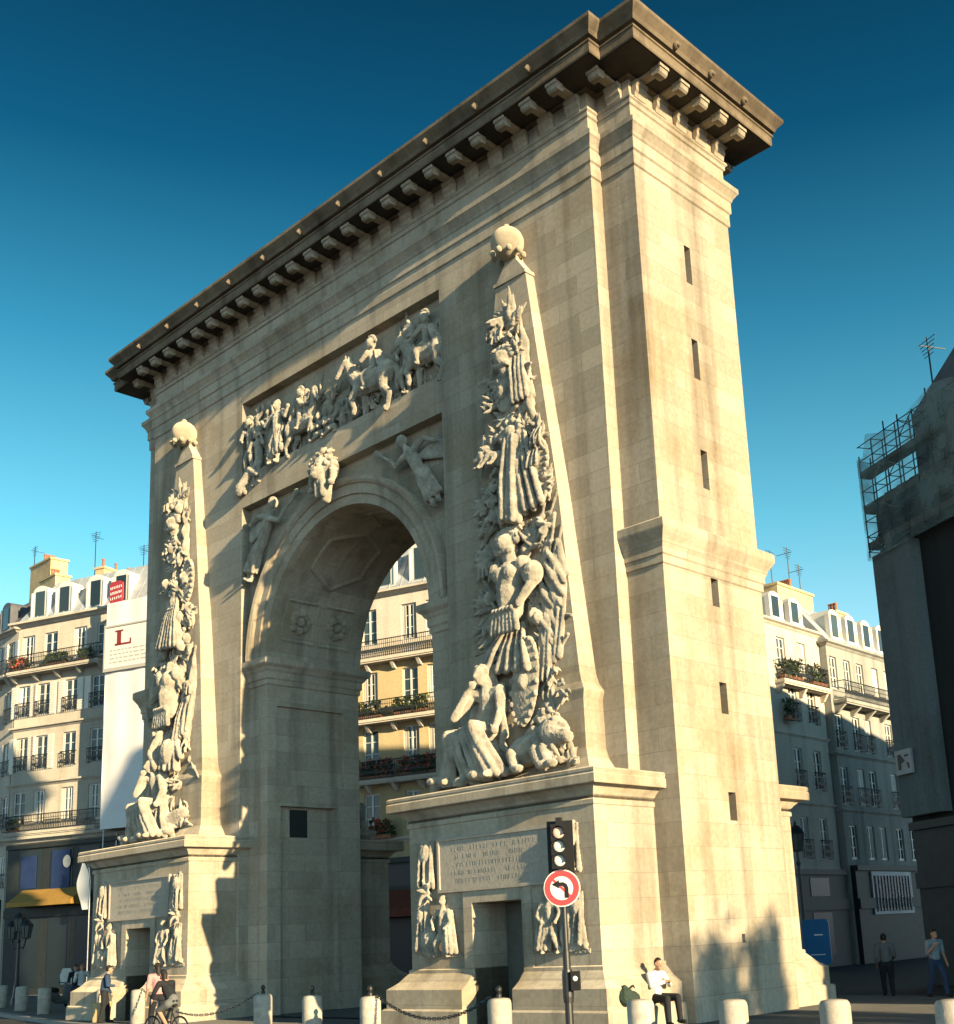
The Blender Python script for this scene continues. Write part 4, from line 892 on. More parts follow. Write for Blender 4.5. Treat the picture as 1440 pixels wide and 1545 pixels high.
def mez(root, x0, x1, z0, z1, zmid, cols, awn=None):
    """dark shop front with mezzanine windows"""
    b = MB(); b.box(x0,x1,-.25,-.003,z0,z1); b.box(x0,x1,-.4,-.25,z1-.25,z1); b.box(x0,x1,-.36,-.25,zmid-.5,zmid)
    s_ = b.build('shopfront', 'shop', root)
    for c, w in cols:
        q = MB(); q.box(c-w/2,c+w/2,-.275,-.253,z0+.5,zmid-.6); q.build('shop_window', 'shopglass', s_)
        q = MB(); q.box(c-w/2,c+w/2,-.275,-.253,zmid+.15,z1-.4); q.build('mezzanine_window', 'shopglass', s_)
    return s_

# --- far left corner block and its neighbour
c1 = [.75, 2.35, 4.55, 6.65]; 
rows = [dict(z0=19.75,z1=21.75,w=1.05,cols=[.9,2.75,5.1,6.95],cur=.5,shut=False),
        dict(z0=16.55,z1=18.55,w=1.0,cols=c1,shut=True,shutp=.75,rail=True),
        dict(z0=13.2,z1=15.3,w=1.0,cols=c1,shut=True,shutp=.7,rail=True),
        dict(z0=9.85,z1=11.95,w=.95,cols=c1,cur=.9)]
rows = [dict(r, cols=r['cols']+[9.2,11.4,13.6,15.8]) for r in rows]
L1 = building('cream corner apartment block with pale shutters, long top balcony and yellow shop awning', (-45.15,9.56), 20, 18, 11, 22.6, rows, 'cream', mansard=2.9, roofm='zinc',
    dormers=[(1.6,1.25,2.1,1),(3.6,1.25,2.1,1),(6.1,1.25,2.1,1),(8.1,1.25,2.1,1)], chimneys=[(3.6,.7,3,7,26.5,4),(12,.7,3,7,26.4,4)], ledges=[(22.3,.45,.35),(15.7,.22,.25),(12.2,.22,.25),(8.75,.5,.45)],
    balconies=[(0,7.3,19.2,.8),(0,7.3,9.3,.6)], antennas=[(2.2,4,25.8,29.6),(5.4,5,25.8,28.4)], seed=3)
s_ = mez(L1, .3, 17.7, -.1, 8.7, 4.9, [(2.2,1.7),(4.6,1.7),(6.7,1.5),(9.5,2),(12,2),(14.5,2)])
b = MB(); b.prism([(-.3,6.0),(-1.5,5.25),(-1.5,5.0),(-.3,5.0)], 'x', 1.7, 6.6); b.build('awning', 'awn_y', s_)
for x0, x1, z0, z1, mm in ((1.5,2.7,6.1,8.0,'bluepost'),(3.9,5.3,5.9,8.2,'bluepost')): q = MB(); q.box(x0,x1,-.33,-.3,z0,z1); q.build('poster', mm, s_)
q = MB(); q.lathe([(.3,0),(.33,.03),(.3,.06)], n=20); o = q.build('round_poster', 'palepost', s_); o.rotation_euler = (PI/2,0,0); o.location = (5.1,-.34,7.5); o.scale = (.9,1.15,1)
for x0,x1,y,z,sd_,fl in ((.2,1.6,-.55,19.36,5,True),(2.9,4.6,-.55,19.36,6,False),(5.6,6.6,-.55,19.36,8,False),(0.1,.9,-.12,9.5,9,False)): planter(L1, x0, x1, y, z, sd_, fl)
rows = [dict(z0=z,z1=z+2.0,w=1.0,cols=[1.5,4,6.5,9,11.5,13.4],rail=True,shut=(i%2==0),shutp=.6) for i, z in enumerate((19.6,16.4,13.1,9.8,6.2))]
L0 = building('narrow cream house with broad ochre chimney walls at the far left', (-59.3,9.4), 0.6, 14, 11, 22.4, rows, 'cream', mansard=2.4, roofm='slate', dormers=[(3,1.3,1.9),(6,1.3,1.9),(9,1.3,1.9),(12,1.3,1.9)],
    chimneys=[(10.2,3.0,3,4.2,28.2,5),(13.1,2.2,2.2,3.2,26.3,3)], ledges=[(22.1,.4,.3),(19.2,.5,.25),(8.8,.4,.35)], balconies=[(.2,13.9,19.2,.7)], antennas=[(7,4,25,30.5)], seed=5)
mez(L0, .3, 13.7, -.1, 5.6, 4.0, [(3,2),(7,2),(11,2)])
# --- white scaffold sheet with a poster, and the red board over it
e20 = Vector((math.cos(math.radians(20)), math.sin(math.radians(20)), 0)); n20 = Vector((e20.y,-e20.x,0))
org = Vector((-45.15,9.56,0))+e20*8.6+n20*.1
tw = thing('scaffold_sheet', 'white sheeted scaffold beside the left edge of the arch, bearing a framed poster', 'scaffold', org, math.radians(20))
b = MB()
# slightly billowing sheet with real thickness
nu, nv = 24, 40; Wd, z0, z1 = 5.4, 9.0, 22.3
def sh(u, v, o): return (Wd*u, -1.35-o-.05*math.sin(PI*u*3)**2-.02*math.sin(v*19+u*3), z0+(z1-z0)*v)
for o, fl in ((0.05,0),(0,1)):
    vs = [sh(i/nu, j/nv, o) for j in range(nv+1) for i in range(nu+1)]
    fs = [(j*(nu+1)+i, j*(nu+1)+i+1, (j+1)*(nu+1)+i+1, (j+1)*(nu+1)+i) for j in range(nv) for i in range(nu)]
    b.add(vs, [f[::-1] for f in fs] if fl else fs)
b.box(-.03,0,-1.4,-.1,z0,z1); b.box(Wd,Wd+.03,-1.4,-.1,z0,z1)
b.build('sheet', 'white', tw)
q = MB()
for x in (0.1,1.8,3.6,5.3):
    for y in (-1.25,-.2): q.bar((x,y,0),(x,y,z1),.03,n=5)
for z in (2.2,4.4,6.6,8.8,11,13.2,15.4,17.6,19.8,22): q.bar((0.1,-1.25,z),(5.3,-1.25,z),.025,n=5)
q.build('scaffold_frame', 'steel', tw)
P_ = link('poster_panel', None, tw)
q = MB(); q.box(.1,3.5,-1.56,-1.5,18.3,20.75); q.build('sheet_of_paper', 'poster', P_)
q = MB(); q.box(.0,.12,-1.62,-1.5,18.1,20.9); q.box(.12,3.5,-1.62,-1.5,18.1,18.3); q.box(.12,3.5,-1.62,-1.5,20.75,20.85); q.build('poster_frame', 'inkgrey', P_)
def letters(txt, m_, parent, loc, size, rz=0., depth=.012, name='lettering'):
    c = bpy.data.curves.new('t', 'FONT'); c.body = txt; c.size = size; c.extrude = depth; c.align_x = 'LEFT'
    o = bpy.data.objects.new('t', c); COL.objects.link(o)
    me = bpy.data.meshes.new_from_object(o.evaluated_get(bpy.context.evaluated_depsgraph_get())); bpy.data.objects.remove(o)
    me.materials.clear(); me.materials.append(M[m_]); o = link(name, me, parent); o.location = loc; o.rotation_euler = (PI/2,0,rz); return o
q = MB(); q.box(.95,1.25,-1.575,-1.562,19.65,20.5); q.box(.8,1.4,-1.575,-1.562,20.42,20.52); q.box(.8,2.0,-1.575,-1.562,19.6,19.72); q.box(1.9,2.0,-1.575,-1.562,19.72,19.95); q.build('lettering', 'inkred', P_)
rn = random.Random(4); q = MB()
for r_ in range(4):
    x = .45
    while x < 3.2: w_ = rn.uniform(.12,.4); q.box(x,min(3.3,x+w_),-1.575,-1.562,19.3-.24*r_,19.38-.24*r_); x += w_+.1
q.build('lettering', 'inkgrey', P_)
rs = thing('red_board', 'small red board with rows of pale lettering above the white scaffold sheet', 'sign', org+e20*.45+n20*1.2+Vector((0,0,22.35)), math.radians(8))
b = MB(); b.prism([(-.62,.25),(-.5,.0),(.5,-.05),(.66,.2),(.62,1.15),(.3,1.32),(-.4,1.36),(-.66,1.15)], 'y', -.04, .04); b.build('board', 'red', rs)
b = MB(); b.bar((0,.06,-.6),(0,.06,1.0),.04); b.box(-.2,.2,-.02,.1,-.35,-.05); b.build('bracket', 'iron', rs)
q = MB()
for r_, (z, n_) in enumerate(((.95,7),(.62,8),(.3,6))):
    for k in range(n_):
        x = -.5+1.0*k/(n_-1); q.box(x-.035,x+.02,-.056,-.043,z-.08,z+.08); q.box(x+.02,x+.05,-.056,-.043,z-.08+.1*(k%2),z+.0+.08*(k%2))
q.build('lettering', 'paint_white', rs)
# white banner at the shop corner
bo_ = Vector((-45.15,9.56,0))+e20*8.1+n20*1.6
bn = thing('banner_flag', 'white feather banner curving on its pole in front of the dark shop', 'banner', bo_, math.radians(20))
q = MB(); q.bar((0,0,0),(0,0,6.2),.035); q.tube([(0,0,6.2),(-.12,0,6.9),(-.4,0,7.3),(-.7,0,7.4)], .03); q.build('pole', 'steel', bn)
q = MB(); N_ = 16
vs = []
for i in range(N_+1):
    t = i/N_; z = 4.6+2.75*t; x1 = -.04-.62*max(0,(t-.6)/.4)**1.6; x0 = -.12-.75*math.sin(PI*min(1,t*.55+.22))**1.5-.1*t
    for y in (-.015,.015): vs += [(x0,y+.05*math.sin(t*9),z-.1*t),(x1,y+.06*math.sin(t*7+1),z)]
fs = []
for i in range(N_): a = 4*i; fs += [(a,a+1,a+5,a+4),(a+2,a+6,a+7,a+3),(a,a+4,a+6,a+2),(a+1,a+3,a+7,a+5)]
q.add(vs, fs+[(0,2,3,1),(4*N_,4*N_+1,4*N_+3,4*N_+2)]); q.build('cloth', 'paint_white', bn)

# --- block seen through the arch
cc = [-.9,.6,3.1,4.62,6.2,7.8]
cs = [c+6 for c in cc]
rows = [dict(z0=17.6,z1=19.6,w=.95,cols=cs,cur=.9), dict(z0=14.2,z1=16.1,w=.95,cols=cs,cur=.6), dict(z0=11.0,z1=13.0,w=.95,cols=cs,cur=.7), dict(z0=7.6,z1=9.6,w=.95,cols=cs,cur=.7)]
e18 = Vector((math.cos(math.radians(18)), math.sin(math.radians(18)), 0)); o18 = Vector((-21.46,17.95,0))-e18*6
TH = building('white and yellow apartment house with flower balconies seen through the arch', (o18.x,o18.y), 18, 18, 11, 20.5, rows, 'white_render', split=(16.6,'yellow_render'), mansard=3.0, roofm='zinc',
    dormers=[(5,1.2,2.2,1),(7.6,1.2,2.2,1),(9.85,1.2,2.3,1),(11.6,1.2,2.3,1),(14,1.2,2.2,1)], chimneys=[(2,.7,3,7,25,4),(16,.7,3,7,25,4)], ledges=[(20.2,.4,.3),(6.9,.4,.35)], balconies=[(.1,17.9,16.6,.6),(.1,17.9,13.3,.75),(.1,17.9,10.1,.75)], seed=8)
s_ = mez(TH, .3, 17.7, -.1, 6.2, 4.6, [(2,2),(5,2),(8,2),(11,2),(14,2)])
b = MB(); b.prism([(-.3,4.6),(-2.0,3.6),(-2.0,3.2),(-.3,3.2)], 'x', 4, 12.5); b.build('awning', 'awn_r', s_)
for i,(x0,x1,z,fl) in enumerate(((6.0,7.6,13.46,False),(8.6,10.6,10.26,True),(6.0,8.2,10.26,True),(9.8,11.2,10.26,True),(8.4,10.4,13.46,False),(6.8,8.2,7.2,True))): planter(TH, x0, x1, -.5, z, 20+i, fl, .75)

# --- right-hand street
rows = [dict(z0=z,z1=z+2.0,w=.8,cols=[-0+1.6,3.45],rail=True,cur=.4) for z in (11.5,8.2,4.9)]+[dict(z0=14.0,z1=15.6,w=.8,cols=[.9,2.9],cur=.5,rail=False)]
rows = [dict(r, cols=[c+3 for c in r['cols']]+[1.4]) for r in rows]
R0 = building('tall narrow white house right of the arch with plants on its top floor terrace', (-1.43,24.13), 92, 7.75, 10, 16.3, rows, 'white_render', mansard=1.5, roofm='zinc', roof_in=2.2, dormers=[(3.9,1.1,1.4,1),(5.8,1.1,1.4,1)],
    chimneys=[(3.2,2.0,3,4.0,19.2,4),(6.3,.5,2.6,3.2,18.6,2)], ledges=[(16.1,.3,.25),(10.7,.12,.18),(7.4,.12,.18)], balconies=[(3.0,7.6,13.2,.55)], antennas=[(5.2,3.5,17.6,21.6),(6.7,4,17.6,20.2)], seed=11)
mez(R0, .2, 7.6, -.1, 4.4, 3.0, [(2,1.8),(5,1.8)])
for x0,x1,z,sd_ in ((3.2,5.0,13.4,41),(5.9,7.4,13.4,42),(3.2,4.0,11.4,43)): planter(R0, x0, x1, -.35, z, sd_, False, .9)
rows = [dict(z0=13.5,z1=15.2,w=.75,cols=[.6,2.1,3.55,5.3,6.8,8.4,10,11.6],cur=.4), dict(z0=10.4,z1=12.2,w=.8,cols=[.6,2.45,3.75,6.2,7.8,9.6,11.4],rail=True,cur=.6), dict(z0=7.6,z1=9.5,w=.8,cols=[.6,2.4,3.75,6.2,7.8,9.6,11.4],rail=True,cur=.5), dict(z0=4.9,z1=6.6,w=.8,cols=[.9,2.8,4.2,6.2,7.8,9.6],cur=.5)]
R1 = building('long grey house with zinc mansard dormers and a heavy balcony, far down the right street', (-1.33,31.95), 92, 14, 10, 16.0, rows, 'grey_render', mansard=2.2, roofm='zinc', roof_in=1.6, ends=False,
    dormers=[(1.4,1.1,1.6,1),(3.2,1.1,1.6,1),(5.0,1.1,1.6,1),(6.8,1.1,1.6,1),(8.6,1.1,1.6,1),(10.4,1.1,1.6,1)], chimneys=[(4.8,4.0,4,5.2,20.4,6),(9,1.4,3.4,4.4,19.6,3)], ledges=[(15.7,.3,.25),(10.0,.15,.2),(7.2,.12,.18)], balconies=[(.2,13.8,12.7,.75)],
    antennas=[(3.2,4.5,20.5,22.6),(5.2,4.5,20.5,23.2),(6.4,4.5,20.4,22.4)], seed=12)
s_ = mez(R1, .2, 13.8, -.1, 4.6, 3.0, [(9,2),(12,2)])
q = MB(); q.box(1.7,6.2,-.34,-.26,2.2,4.3); gr_ = q.build('pale_grille_frame', 'zinc', s_)
q = MB(); q.box(1.9,6.0,-.36,-.343,2.35,4.1); q.build('grille_pane', 'shopglass', gr_)
q = MB()
for k in range(12): q.box(2.0+.345*k,2.06+.345*k,-.40,-.362,2.35,4.1)
q.build('grille_bars', 'zinc', gr_)

# --- dark block at the right edge, its top wrapped in scaffolding
D1a = -28; e28 = Vector((math.cos(math.radians(D1a)), math.sin(math.radians(D1a)), 0)); n28 = Vector((e28.y,-e28.x,0))
d1o = Vector((10.3,15.6,0))
rows = [dict(z0=z,z1=z+1.9,w=1.0,cols=[5.2,7.6,10,12.4,14.8,17.2],cur=.2) for z in (12.4,9.4,6.2)]
D1 = building('dark unlit corner building at the right edge with a pale end strip and steep roof', (d1o.x,d1o.y), D1a, 20, 26, 16.2, rows, 'dark_render', mansard=.4, roofm='lead', roof_in=.6, chimneys=[], ledges=[], seed=14, antennas=[(3.0,.6,18.3,21.0)])
q = MB(); q.prism([(2.2,16.3),(2.2,18.5),(20,27.5),(20,16.3)], 'y', .25, 3.2); q.build('steep_roof', 'slate', D1)
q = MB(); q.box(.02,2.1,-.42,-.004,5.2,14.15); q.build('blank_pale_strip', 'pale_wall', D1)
mez(D1, .3, 19.7, -.1, 5.0, 3.4, [(4,2.4),(8,2.4),(12,2.4),(16,2.4)])
sc_ = thing('netted_scaffold', 'tube scaffold under torn translucent green netting at the top of the dark corner building', 'scaffold', d1o+n28*.0, math.radians(D1a))
q = MB(); YO = -.52
for k in range(13):
    x = .05+.78*k
    for y in (YO,-.06): q.bar((x,y,14.1),(x,y,18.6-.5*math.sin(k*1.3)**2 if k else 17.8),.026,n=5)
for k in range(8):
    z = 14.3+.55*k
    for y in (YO,-.06): q.bar((0,y,z),(9.5,y,z),.02,n=5)
    for i in range(13): q.bar((.05+.78*i,YO,z),(.05+.78*i,0,z),.018,n=4)
for k in range(12):
    z = 14.3+1.1*(k%4); q.bar((.05+.78*k,YO,z),(.05+.78*(k+1),YO,z+.55),.018,n=4); q.bar((.05+.78*k,YO,z+.55),(.05+.78*(k+1),YO,z),.018,n=4)
q.build('tubes', 'iron', sc_)
for z in (14.4,15.7,17.0): q = MB(); q.box(.0,9.5,-.5,-.1,z,z+.06); q.box(.0,9.5,-.52,-.48,z+.06,z+.22); q.build('platform', 'bark', sc_)
q = MB(); nu, nv = 30, 14
top = lambda u: 18.5-.5*math.sin(u*PI*2.2)**2-(.8 if u < .04 else 0)
vs = [(-.03+9.7*i/nu, YO-.05-.05*math.sin(i*1.7)*math.sin(j*1.3), 14.0+(top(i/nu)-14.0)*j/nv) for j in range(nv+1) for i in range(nu+1)]
q.add(vs, [(j*(nu+1)+i, j*(nu+1)+i+1, (j+1)*(nu+1)+i+1, (j+1)*(nu+1)+i) for j in range(nv) for i in range(nu)])
vs = [(-.03, YO-.05+.55*i/4, 14.0+(17.6-14.0)*j/nv) for j in range(nv+1) for i in range(5)]
q.add(vs, [(j*5+i, j*5+i+1, (j+1)*5+i+1, (j+1)*5+i) for j in range(nv) for i in range(4)])
q.build('netting', 'net', sc_)
# square projecting sign on that building
sg = thing('square_sign', 'small square sign with a pale rim and dark emblem on the corner building', 'sign', d1o+e28*.25+n28*.5+Vector((0,0,6.55)), math.radians(D1a))
b = MB(); b.box(0,.86,-.08,0,0,.8); b.build('panel', 'zinc', sg)
b = MB(); b.prism([(.14,.66),(.3,.66),(.52,.42),(.3,.36),(.28,.16),(.14,.16)], 'y', -.09, -.082); b.prism([(.5,.62),(.72,.62),(.72,.56),(.5,.56)], 'y', -.09, -.082); b.prism([(.6,.38),(.72,.34),(.72,.16),(.66,.16)], 'y', -.09, -.082); b.build('emblem', 'shop', sg)
# unseen block added past the edge of the view as a shadow caster
rows = [dict(z0=z,z1=z+2.0,w=1.0,cols=[2,4.6,7.2,9.8,12.4,15],rail=True) for z in (5.5,8.8,12.1,15.4,18.7)]
D2 = building('tall unseen cream block added beyond the right edge to cast shade', (29.8,5.2), -5, 17, 5.5, 25.0, rows, 'cream', mansard=3.6, roof_in=1.0, roofm='zinc', dormers=[], ledges=[(24.7,.4,.3),(5,.3,.3)], seed=15)
mez(D2, .3, 16.7, -.1, 4.9, 3.2, [(3,2),(7,2),(11,2)])

# two unseen trees, added at the right to shade the end wall's foot
def tree(label, x, y, h, z0, r0, r1, seed, name='shadow_tree'):
    rn = random.Random(seed); t = thing(name, label, 'tree', (x,y,0))
    b = MB(); b.bar((0,0,0),(0,0,h*.5),.08,.05,n=8); b.bar((0,0,h*.5),(.05,0,h*.9),.05,.015,n=7)
    for k in range(16):
        a = rn.uniform(0,2*PI); z = rn.uniform(z0,h*.85); rr = r0+(r1-r0)*(z-z0)/(h-z0); b.bar((0,0,z-.2),(rr*.8*math.cos(a),rr*.8*math.sin(a),z+.3),.025,.008,n=5)
    b.build('trunk', 'bark', t); q = MB()
    for k in range(2600):
        z = rn.uniform(z0,h); rr = (r0+(r1-r0)*(z-z0)/(h-z0))*math.sqrt(rn.random())*(1+.25*math.sin(z*5+seed)); a = rn.uniform(0,2*PI); c = Vector((rr*math.cos(a), rr*math.sin(a), z))
        d = Vector((rn.gauss(0,1),rn.gauss(0,1),rn.gauss(0,1))).normalized()*rn.uniform(.08,.16); w = d.orthogonal().normalized()*d.length*.45
        q.add([c, c+d*.5+w, c+d, c+d*.5-w], [(0,1,2,3)])
    q.build('crown', 'leaf', t); return t
def big_tree(label, x, y, zc, ry, rz, seed, n=5200):
    rn = random.Random(seed); t = thing('shadow_tree', label, 'tree', (x,y,0)); b = MB()
    b.chain([V(0,0,0), V(.1,.1,zc*.45), V(-.1,.1,zc*.8), V(.05,0,zc+rz*.5)], [.32,.24,.16,.05])
    for k in range(18):
        a = rn.uniform(0,2*PI); z = rn.uniform(zc*.55,zc+rz*.3); l = ry*rn.uniform(.5,.9); b.chain([V(0,.05,z), V(l*.5*math.cos(a),l*.5*math.sin(a),z+.7), V(l*math.cos(a),l*math.sin(a),z+1.2)], [.11,.07,.03])
    b.build('trunk', 'bark', t); q = MB()
    lobes = [(0,0,0,1)]+[(rn.uniform(-.7,.7)*ry, rn.uniform(-.75,.75)*ry, rn.uniform(-.6,.35)*rz, rn.uniform(.3,.55)) for _ in range(11)]
    for k in range(n):
        lx, ly, lz, sc = rn.choice(lobes); d = Vector((rn.gauss(0,1),rn.gauss(0,1),rn.gauss(0,1))).normalized()*rn.random()**.4
        c = V(lx+d.x*ry*sc*.8, ly+d.y*ry*sc*.8, zc+lz+d.z*rz*sc*.8); e = Vector((rn.gauss(0,1),rn.gauss(0,1),rn.gauss(0,1))).normalized()*rn.uniform(.16,.3); w = e.orthogonal().normalized()*e.length*.5
        q.add([c, c+e*.5+w, c+e, c+e*.5-w], [(0,1,2,3)])
    q.build('crown', 'leaf', t)
big_tree('broad unseen tree added far off to the right to cast shade', 60, -2.3, 11.2, 1.9, 3.2, 3)
big_tree('narrow unseen tree added beside the broad one to cast shade', 58, -.35, 11.6, .6, 2.0, 5, 1500)
# ================================================================= street furniture
bl = MB(); bl.lathe([(.20,-.02),(.215,0),(.215,.9),(.205,.95),(.18,.985),(.1,1.0),(.001,1.003)], n=24)
bme = bl.mesh('bollard', 'bollard', True)
for p in bme.polygons: p.use_smooth = True
BP = [(-26.9,1.9,1.15,'first pale bollard at the left edge of the picture'),(-22.3,.78,1.15,'squat pale bollard second from the left edge, before the dark shop'),(-17.6,-.42,1.12,'pale bollard third from the left edge, before the crowd'),
 (-9.71,-2.1,1,'pale bollard beside the tan bag, left of the left doorway'),(-6.44,-2.64,1,'pale bollard before the left doorway, left of the cyclist'),(3.62,-4.92,1,'pale bollard left of the two under the archway, with a small ring knob'),
 (6.21,-5.4,1,'pale bollard in the middle of the archway, no knob'),(8.51,-5.63,1,'pale bollard at the left end of the swagged chain'),(12.8,-6.16,1,'pale bollard before the right doorway, at the right end of the chain'),
 (16.22,-6.43,1,'pale bollard in front of the seated man'),(17.95,-6.41,1,'pale bollard before the sunlit end wall'),(19.62,-6.38,1,'pale bollard at the right foot of the arch'),(21.3,-6.35,1,'pale bollard cut by the right edge of the picture')]
for x, y, s, lab in BP:
    o = link('bollard', bme, None, (x, y, 0), random.random()*6); o.scale = (s, s, 1 if s == 1 else .97); tag(o, lab, 'bollard', 'pale concrete bollards round the square')
    if lab.endswith('knob') or 'chain' in lab:
        k = MB(); k.lathe([(.05,1.0),(.05,1.06),(.03,1.08),(.055,1.13),(.055,1.17),(.02,1.21)], n=12); kk = k.build('ring_knob', 'iron', o)
def chain(a, c, sag, label):
    a, c = Vector(a), Vector(c); b = MB(); n = 46; pts = []
    for i in range(n+1): t = i/n; p = a.lerp(c, t); p.z -= sag*4*t*(1-t); pts.append(p)
    for i in range(n):
        p, q = pts[i], pts[i+1]; d = (q-p); dn = d.normalized(); sd_ = dn.cross(Vector((0,0,1))).normalized() if i % 2 else dn.cross(dn.cross(Vector((0,0,1)))).normalized()
        h = sd_*.028; e = d*.62; m_ = (p+q)/2
        for s in (-1,1): b.bar(m_-e+s*h*.9, m_+e+s*h*.9, .009, n=5)
        for s in (-1,1): b.bar(m_+s*e-h*.9, m_+s*e+h*.9, .009, n=5)
    tag(b.build('iron_chain', 'iron'), label, 'chain', 'chains hung between bollards')
chain((8.7,-5.63,1.02), (12.6,-6.16,1.02), .42, 'black iron chain swagged between two bollards before the right pedestal')
chain((-6.2,-2.64,1.0), (3.4,-4.92,1.02), .62, 'long black chain sagging near the foot of the left pedestal')

# traffic light with a no-left-turn disc
d_ = (CAM-Vector((14.15,-5.82,0))); face = math.atan2(d_.y, d_.x)+PI/2
tl = thing('traffic_light', 'black traffic light post carrying three pale lenses and a red ringed no left turn disc', 'traffic light', (14.17,-5.84,0), face-.12)
b = MB(); b.lathe([(.14,0),(.14,.12),(.075,.16),(.065,1.75),(.05,1.8),(.05,3.95),(.03,4.0)], n=14); b.lathe([(.085,.9),(.095,1.0),(.095,1.35),(.085,1.45)], n=14); b.build('post', 'iron', tl)
hd = MB(); hd.box(-.14,.14,-.27,-.07,3.16,3.93); hd.box(-.23,.23,-.06,-.035,3.08,4.0)
hd.box(-.05,.05,-.2,.0,3.93,4.05)
head = hd.build('signal_head', 'black', tl)
for z, mm in ((3.78,'lens_r'),(3.545,'lens_w'),(3.3,'lens_w')):
    q = MB(); q.ell((0,-.275,z), (.105,.04,.105), n=16, m_=9); q.build('lens', mm, head, smooth=True)
    q = MB(); n = 14
    pr_ = [(.122*math.cos(PI*i/n-.25*(1-2*i/n)), z+.122*math.sin(PI*i/n-.25*(1-2*i/n))) for i in range(n+1)]; inn = [(x*.93, z+(zz-z)*.93) for x, zz in pr_]
    vs = [(x,-.27,zz) for x,zz in pr_]+[(x*1.02,-.38,zz) for x,zz in pr_]+[(x,-.27,zz) for x,zz in inn]+[(x*1.02,-.38,zz) for x,zz in inn]; k = n+1; fs = []
    for i in range(n): fs += [(i,i+k,i+k+1,i+1),(i+2*k,i+2*k+1,i+3*k+1,i+3*k),(i+k,i+3*k,i+3*k+1,i+k+1)]
    q.add(vs, fs); q.build('visor', 'black', head)
dk = link('no_left_turn_disc', None, tl, (0,-.13,2.83)); R_ = .32
def disc(r, y0, y1, mm, name, n=40): q = MB(); q.prism([(r*math.cos(2*PI*i/n), r*math.sin(2*PI*i/n)) for i in range(n)], 'y', y0, y1); return q.build(name, mm, dk)
disc(R_, -.012, .012, 'signwhite', 'disc_back'); 
def ring(r0, r1, y0, y1, mm, name, n=44):
    q = MB(); vs = []
    for i in range(n): a = 2*PI*i/n; vs += [(r1*math.cos(a),y0,r1*math.sin(a)),(r0*math.cos(a),y0,r0*math.sin(a)),(r0*math.cos(a),y1,r0*math.sin(a)),(r1*math.cos(a),y1,r1*math.sin(a))]
    q.add(vs, [(4*i+j, 4*((i+1)%n)+j, 4*((i+1)%n)+(j+1)%4, 4*i+(j+1)%4) for i in range(n) for j in range(4)]); return q.build(name, mm, dk)
ring(.205, .30, -.022, -.0125, 'signred', 'red_ring')
q = MB(); yA, yB_ = -.021, -.013
q.prism([(.05,-.17),(.115,-.17),(.115,.0),(.09,.065),(.03,.1),(-.05,.1),(-.05,.035),(.02,.035),(.045,.015),(.05,-.02)][::-1], 'y', yA-.006, yB_-.006); q.prism([(-.045,.0),(-.045,.14),(-.17,.07)], 'y', yA-.006, yB_-.006); q.build('arrow', 'black', dk)
q = MB(); a_ = math.radians(-45); dx, dz = math.cos(a_), math.sin(a_); q.obox((0,-.0165,0), (dx*.225,0,dz*.225), (0,.003,0), (-dz*.02,0,dx*.02)); q.build('red_bar', 'signred', dk)
q = MB(); q.box(-.02,.02,-.12,-.02,2.7,2.74); q.box(-.02,.02,-.12,-.02,2.94,2.98); q.build('bracket', 'iron', tl)
q = MB(); q.box(.07,.22,-.14,.06,1.1,1.42); rp_ = q.build('repeater_box', 'black', tl); q = MB(); q.ell((.145,-.142,1.3), (.045,.02,.045), n=12); q.build('lens', 'lens_w', rp_, smooth=True)

def lamp(name, label, loc, h, s, multi=False):
    t = thing(name, label, 'street lamp', loc)
    b = MB(); b.lathe([(.22,0),(.22,.25),(.16,.35),(.14,.8),(.09,.95),(.07,1.6),(.06,h-.5),(.09,h-.45),(.05,h-.3),(.05,h)], n=12)
    heads = [(0,0,h)]
    if multi:
        for a in (0,PI):
            p = [Vector((.05*math.cos(a),.05*math.sin(a),h-.7)), Vector((.5*math.cos(a),.5*math.sin(a),h-.75)), Vector((.75*math.cos(a),.75*math.sin(a),h-.35))]; b.tube(p, .035); heads.append((p[2].x,p[2].y,h-.35))
    b.build('post', 'iron', t)
    for x, y, z in heads:
        q = MB(); q.lathe([(.1*s,0),(.2*s,.04*s),(.3*s,.65*s),(.02,.66*s)], (x,y,z), n=8); hd_ = q.build('lantern_glass', 'lens_dull', t)
        q = MB(); q.lathe([(.36*s,.65*s),(.34*s,.72*s),(.16*s,.95*s),(.06*s,1.0*s),(.05*s,1.1*s),(.01,1.16*s)], (x,y,z), n=8)
        for k in range(8): a = 2*PI*k/8; q.bar((x+.21*s*math.cos(a),y+.21*s*math.sin(a),z+.03*s),(x+.31*s*math.cos(a),y+.31*s*math.sin(a),z+.66*s),.018*s+.006,n=4)
        q.build('lantern_roof', 'iron', hd_)
    return t
M['lens_dull'] = mat('lantern_glass', (.10,.12,.11), .3, spec=.5)
lamp('street_lamp', 'black street lamp with a single big lantern in the dark street right of the arch', (4.4,18.0,0), 4.6, 1.0)
lamp('street_lamp', 'black three-lantern street lamp at the left edge before the shop', (-28.6,3.3,0), 3.3, .9, True)
